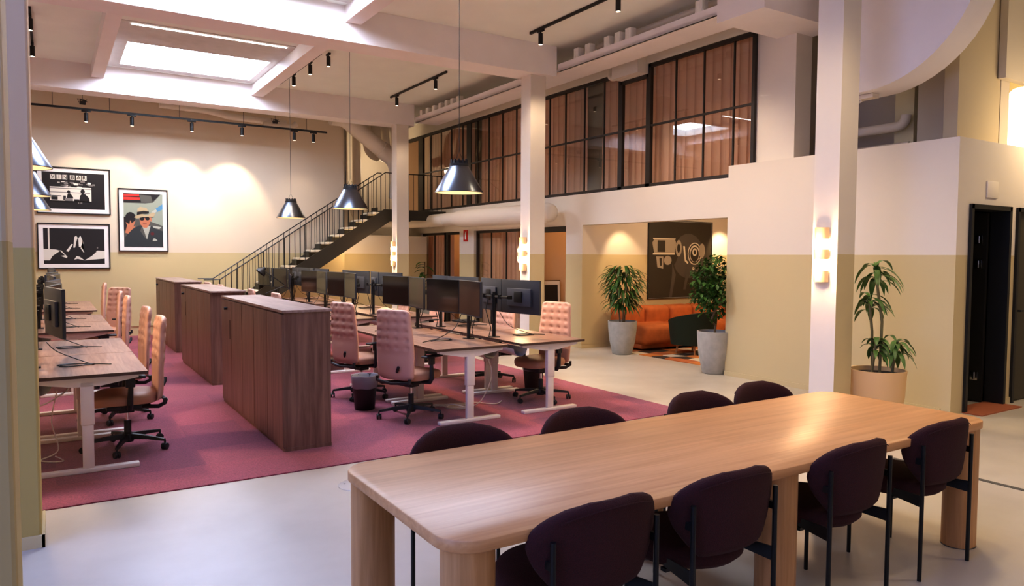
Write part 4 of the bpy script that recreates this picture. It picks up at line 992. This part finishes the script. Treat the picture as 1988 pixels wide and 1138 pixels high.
# meeting chairs
def make_mchair():
    """faces +Y; backrest plane near y=-.20"""
    t = thing('meeting_chair', 'x', 'chair')
    b = MB().lathe([(.17, .385), (.225, .392), (.250, .415), (.252, .445), (.235, .468), (.19, .478), (.01, .480)], (0, .06, 0), 40); b.build('seat', M['burgundy'], t, sharp=60)
    # curved, D-shaped back
    b = MB(); NU, NV = 26, 16; fr, bc = [], []
    def halfw(v): # v 0..1 bottom..top
        lo = .17+.125*math.sin(min(1, v/.62)*PI/2)
        if v > .55: lo = .295*math.sqrt(max(0, 1-((v-.55)/.47)**2.6))
        return max(.02, lo)
    for j in range(NV+1):
        v = j/NV; w = halfw(v); z = .475+.335*v; rf, rb_ = [], []
        for i in range(NU+1):
            u = -1+2*i/NU; x = u*w; yb = -.235+1.05*x*x-.03*(v-.5)
            ed = max(0, 1-abs(u)**6)*max(0, 1-abs(2*v-1)**8); th = .008+.024*math.sqrt(ed)
            rf.append(b.bm.verts.new((x, yb+th, z))); rb_.append(b.bm.verts.new((x, yb-th*.8, z)))
        fr.append(rf); bc.append(rb_)
    for j in range(NV):
        for i in range(NU):
            b.bm.faces.new((fr[j][i], fr[j][i+1], fr[j+1][i+1], fr[j+1][i])); b.bm.faces.new((bc[j][i], bc[j+1][i], bc[j+1][i+1], bc[j][i+1]))
        for i in (0, NU): b.bm.faces.new((fr[j][i], fr[j+1][i], bc[j+1][i], bc[j][i]))
    for i in range(NU):
        for j in (0, NV): b.bm.faces.new((fr[j][i], bc[j][i], bc[j][i+1], fr[j][i+1]))
    bk = b.build('backrest', M['burgundy'], t, sharp=75)
    # piping seam along the top
    pts = []
    for i in range(21):
        u = -1+2*i/20; x = u*.21; v = .55+.47*(max(0, 1-(abs(x)/.297)**2))**(1/2.6); pts.append((x, -.235+1.05*x*x-.03*(v-.5)-.026, .475+.335*v-.026))
    MB().tube(pts, .0022, 5).build('piping', M['burgundy'], bk)
    for s in (-1, 1):
        MB().tube([(s*.240, -.222, 0), (s*.240, -.222, .70)], .0105, 10).box((s*.240-.008, -.225, .60), (s*.240+.008, -.17, .63)).build('rear_leg', M['tube'], t)
        MB().tube([(s*.205, .19, 0), (s*.205, .19, .39)], .0105, 10).build('front_leg', M['tube'], t)
        MB().prism([(s*.240, -.215, .440), (s*.240, -.215, .380), (s*.215, -.04, .395), (s*.215, -.04, .435)], (-s*.006, 0, 0)).build('side_plate', M['tube'], t, smooth=False)
    MB().box((-.205, .17, .374), (.205, .20, .388)).box((-.22, -.06, .374), (.22, -.03, .388)).build('seat_rail', M['tube'], t, smooth=False)
    return t
mc = None
for i, (x, y, rz, lab) in enumerate([
        (1.62, 2.15, .03, 'burgundy meeting chair on the camera side of the table, leftmost, partly cropped'), (2.29, 2.15, 0, 'burgundy meeting chair on the camera side, second from the left'),
        (3.14, 2.15, .02, 'burgundy meeting chair on the camera side, third from the left'), (3.95, 2.17, 0, 'burgundy meeting chair on the camera side, rightmost, by the table end'),
        (1.68, 2.92, PI, 'burgundy meeting chair on the far side, leftmost behind the table'), (2.43, 2.93, PI-.03, 'burgundy meeting chair on the far side, second from the left'),
        (3.35, 2.94, PI, 'burgundy meeting chair on the far side, third from the left'), (3.98, 2.98, PI, 'burgundy meeting chair on the far side, rightmost, smallest back showing')]):
    if mc is None: mc = make_mchair(); mc.location = (x, y, 0); mc.rotation_euler = (0, 0, rz); mc['label'] = lab; mc['group'] = 'burgundy chairs around the meeting table'
    else: dup(mc, (x, y, 0), rz, lab, 'burgundy chairs around the meeting table')

# ------------------------------------------------------------------ plants
def pot(t, r, h, m, prof=None):
    pr = prof or [(r*.62, 0), (r*.68, .01), (r*.90, h*.45), (r*.98, h*.8), (r, h), (r*.93, h), (r*.90, h-.05), (.01, h-.05)]
    MB().lathe(pr, (0, 0, 0), 40).build('pot', m, t, sharp=50)
    MB().lathe([(r*.92, h-.045), (.01, h-.035)], (0, 0, 0), 24).build('soil', M['soil'], t)
def leaf(b, base, d, L, W, droop, mi=0, n=5):
    d = V(d).normalized(); side = d.cross(V((0, 0, 1)));
    if side.length < .05: side = V((1, 0, 0))
    side.normalize(); p = V(base); rows = []
    step = L/n; dirv = d.copy()
    for i in range(n+1):
        s = i/n; w = W*math.sin(PI*min(1, .08+s*.92))**.8*.5
        if i == n: w = .001
        nrm = side.cross(dirv).normalized()
        rows.append((b.bm.verts.new(p-side*w+nrm*w*.25), b.bm.verts.new(p), b.bm.verts.new(p+side*w+nrm*w*.25)))
        dirv = (dirv+V((0, 0, -droop/n))).normalized(); p = p+dirv*step
    for a, c in zip(rows, rows[1:]):
        for k in (0, 1): b.bm.faces.new((a[k], a[k+1], c[k+1], c[k])).material_index = mi
def rdir(rg, zlo, zhi):
    a = rg.random()*2*PI; z = rg.uniform(zlo, zhi); return V((math.cos(a)*math.sqrt(max(0, 1-z*z)), math.sin(a)*math.sqrt(max(0, 1-z*z)), z))
rg = random.Random(11)
# drooping ficus
t = thing('potted_ficus', 'tall plant with long drooping leaves in a grey concrete pot left of the sofa', 'plant', (8.14, 9.33, 0), 0)
pot(t, .245, .56, M['concrete'])
b = MB()
for k in range(3): b.tube([(.04*math.cos(k*2.1), .04*math.sin(k*2.1), .5), (.09*math.cos(k*2.1), .09*math.sin(k*2.1), 1.0), (.13*math.cos(k*2.1+.5), .13*math.sin(k*2.1+.5), 1.4)], .012, 8)
b.build('stem', M['trunk'], t)
b = MB()
for k in range(300):
    z = rg.uniform(.80, 1.50); rad = .27*math.sqrt(rg.random())*(1-.5*abs((z-1.25)/.6)); a = rg.random()*2*PI
    d = V((math.cos(a), math.sin(a), rg.uniform(-.2, .8)))
    leaf(b, (rad*math.cos(a), rad*math.sin(a), z), d, rg.uniform(.18, .28), .040, 1.7)
b.build('foliage', M['leaf'], t, sharp=60, recalc=False)
# bushy ficus
t = thing('potted_fig_tree', 'bushy small-leaved tree in a grey concrete pot beside the green armchair', 'plant', (7.93, 7.12, 0), 0)
pot(t, .245, .60, M['concrete'])
b = MB().tube([(0, 0, .5), (.03, .02, .68), (-.05, .03, .74), (-.02, 0, .85), (.04, .0, 1.0), (.0, .04, 1.3)], .016, 8)
for k in range(9): dd = rdir(rg, .1, .8)*.3; b.tube([(.02, 0, .9+.05*k), V((.02, 0, 1.0+.05*k))+dd], [.008, .003], 6)
b.build('trunk', M['trunk'], t)
b = MB()
for k in range(1500):
    d = rdir(rg, -1, 1); r_ = rg.random()**.4; p = V((d.x*.35*r_, d.y*.35*r_, 1.22+d.z*.47*r_))
    if (p.z < .95 and rg.random() < .3) or (p.y < -.10 and p.x > -.12): continue
    leaf(b, p, rdir(rg, -.6, .5), rg.uniform(.065, .10), .045, .8, n=3)
b.build('foliage', M['leaf'], t, sharp=60, recalc=False)
# dracaena
t = thing('potted_dracaena', 'dracaena with three leafy canes in a cream round pot right of the front column', 'plant', (7.06, 4.19, 0), 0)
pot(t, .265, .52, M['potcream'], [(.20, 0), (.215, .01), (.25, .25), (.265, .50), (.267, .52), (.25, .52), (.245, .46), (.01, .46)])
canes = [((.02, .07, .45), (.01, .08, .9), (-.02, .10, 1.22), .16), ((-.02, -.03, .45), (.05, .0, 1.0), (-.03, .04, 1.52), .19), ((.08, -.10, .45), (.09, -.11, .6), (.10, -.12, .78), .14), ((-.06, .03, .45), (-.05, .02, .6), (-.04, .0, .80), .12)]
for c0_, c1_, c2_, _ in canes: MB().tube([c0_, c1_, c2_], .014, 8).build('cane', M['stem'], t)
for c0_, c1_, c2_, s in canes:
    b = MB()
    for k in range(26):
        p = V(c2_)+V((0, 0, rg.uniform(-.12, .05))); dl = rdir(rg, .15, .9)
        if dl.x < -.2 and dl.y > -.1: dl.x = -dl.x
        leaf(b, p, dl, rg.uniform(.22, .34)*s/.17, .048, 2.1, n=6)
    b.build('leaf_crown', M['leaf2'], t, sharp=60, recalc=False)
# little plant behind the back column
t = thing('rubber_plant', 'dark leafy plant peeking out on the right of the back column', 'plant', (7.35, 15.35, 0), 0)
pot(t, .16, .4, M['concrete']); MB().tube([(0, 0, .35), (0, 0, 1.5)], .012, 8).build('stem', M['trunk'], t)
b = MB()
for k in range(16): leaf(b, (0, 0, .8+.045*k), rdir(rg, .1, .8), .28, .10, 1.2, n=6)
b.build('foliage', M['leaf'], t, sharp=60, recalc=False)

# ------------------------------------------------------------------ alcove furniture
t = thing('curved_sofa', 'long curved orange velvet sofa against the alcove wall under the dark canvas', 'sofa', (9.0, 9.7, 0))
def arcp(x, off): # curve line: gently bows towards the viewer at its right end
    y = 10.08-off-.05*max(0, x-8.6)**1.2*0; return y
xs0, xs1 = 8.55, 11.6
def sofa_seg(a, c, y0, y1, z0, z1, nm, bev=.06):
    o = MB().box((a-9.0, y0-9.7, z0), (c-9.0, y1-9.7, z1), bev=bev, seg=4).build(nm, M['sofa'], t, sharp=60); return o
sofa_seg(xs0+.05, xs1, 9.35, 10.15, .04, .14, 'base', .03)
for i in range(3): sofa_seg(xs0+i*1.02, xs0+(i+1)*1.02-.005, 9.22, 9.95, .12, .46, 'seat_cushion', .09)
for i in range(5): sofa_seg(xs0+i*.61, xs0+(i+1)*.61-.004, 9.84, 10.18, .18, .74, 'back_cushion', .085)
t = thing('tub_armchair', 'dark green tub armchair seen from behind in front of the orange sofa', 'armchair', (9.2, 8.75, 0.012), .15)
b = MB(); NA, NH = 32, 8; out_, inn = [], []
for j in range(NH+1):
    v = j/NH; ro, ri = [], []
    for i in range(NA+1):
        a = PI*1.16+(-PI*1.32)*i/NA ; a = -PI/2-PI*.72+2*PI*.72*i/NA
        h = .36+.36*(.5+.5*math.cos((i/NA-.5)*2*PI*.7))**.6 if False else .72-.16*(abs(i/NA-.5)*2)**2
        z = .16+(h-.16)*v; r_ = .38+.05*v
        ro.append(b.bm.verts.new((r_*math.cos(a), r_*math.sin(a)*.95, z))); ri.append(b.bm.verts.new(((r_-.10)*math.cos(a), (r_-.10)*math.sin(a)*.95, z)))
    out_.append(ro); inn.append(ri)
for j in range(NH):
    for i in range(NA): b.bm.faces.new((out_[j][i], out_[j][i+1], out_[j+1][i+1], out_[j+1][i])); b.bm.faces.new((inn[j][i], inn[j+1][i], inn[j+1][i+1], inn[j][i+1]))
    for i in (0, NA): b.bm.faces.new((out_[j][i], out_[j+1][i], inn[j+1][i], inn[j][i]))
for i in range(NA):
    for j in (0, NH): b.bm.faces.new((out_[j][i], inn[j][i], inn[j][i+1], out_[j][i+1]))
b.build('shell', M['green'], t, sharp=50)
MB().lathe([(.30, .16), (.31, .3), (.28, .40), (.01, .42)], (0, .02, 0), 28).build('seat_cushion', M['green'], t, sharp=50)
for a in (.6, 2.5, 3.9, 5.5): MB().tube([(.25*math.cos(a), .25*math.sin(a), .17), (.28*math.cos(a), .28*math.sin(a), 0)], [.02, .014], 8).build('leg', M['oakleg'], t)
tag(MB().box((8.30, 7.2, 0), (11.5, 9.6, .012)).build('lounge_rug', M['rug'], smooth=False), 'orange, black and cream geometric rug under the sofa and armchair', 'rug')

# ------------------------------------------------------------------ more lights
def a_spot(loc_, tgt, e, ang=70, col=(1, .74, .45)): light('alcove_light', 'SPOT', loc_, e, col, .04, tgt, ang, .6)
for (x, y, e) in ((1.6, 11.3, 45), (5.0, 10.9, 60), (5.0, 7.5, 60), (2.4, 5.2, 40)): pass
a_spot((8.75, 9.75, 2.4), (8.95, 10.27, 1.4), 28); a_spot((11.35, 9.7, 2.4), (11.6, 10.27, 1.5), 60)
light('alcove_ceiling_light', 'POINT', (10, 8.3, 2.3), 45, (1, .75, .48), .15)
for y in (16.2, 13.2, 11.1): light('office_light', 'POINT', (9.3, y, 2.1), 8, (1, .62, .32), .15)
for y in (8, 10.5, 13, 15.5): light('mezzanine_light', 'POINT', (10.0, y, 3.8), 9, (1, .80, .6), .2)  # unseen points added behind the upstairs curtains to make them glow
light('stair_light', 'POINT', (7.0, 17.4, 3.9), 15, (1, .80, .56), .2)  # both stair points have no fixture, added to brighten the stair walls
light('stair_light', 'POINT', (5.9, 15.9, 1.7), 8, (1, .80, .5), .2)
for (x, y, e) in ((5.3, .8, 90), (5.8, 3.3, 130), (9.5, 2.2, 150), (4.1, 2.8, 125), (6.1, 5.6, 150)):  # unseen spots without fixtures, added to warm the table and right side
    light('ceiling_downlight', 'SPOT', (x, y, 4.85), e, (1, .78, .50), .2, (x, y, 0), 110, .8)

# ------------------------------------------------------------------ world, view
w = bpy.data.worlds.new('world'); SC.world = w; w.use_nodes = True
w.node_tree.nodes['Background'].inputs[0].default_value = (.9, .85, .8, 1); w.node_tree.nodes['Background'].inputs[1].default_value = .3
SC.view_settings.view_transform = 'Standard'; SC.view_settings.look = 'None'; SC.view_settings.exposure = 0.58; SC.view_settings.gamma = .84
cy_ = SC.cycles
cy_.use_denoising = True; cy_.max_bounces = 8; cy_.diffuse_bounces = 5; cy_.glossy_bounces = 4; cy_.transparent_max_bounces = 12; cy_.sample_clamp_indirect = 6
cy_.caustics_reflective = False; cy_.caustics_refractive = False
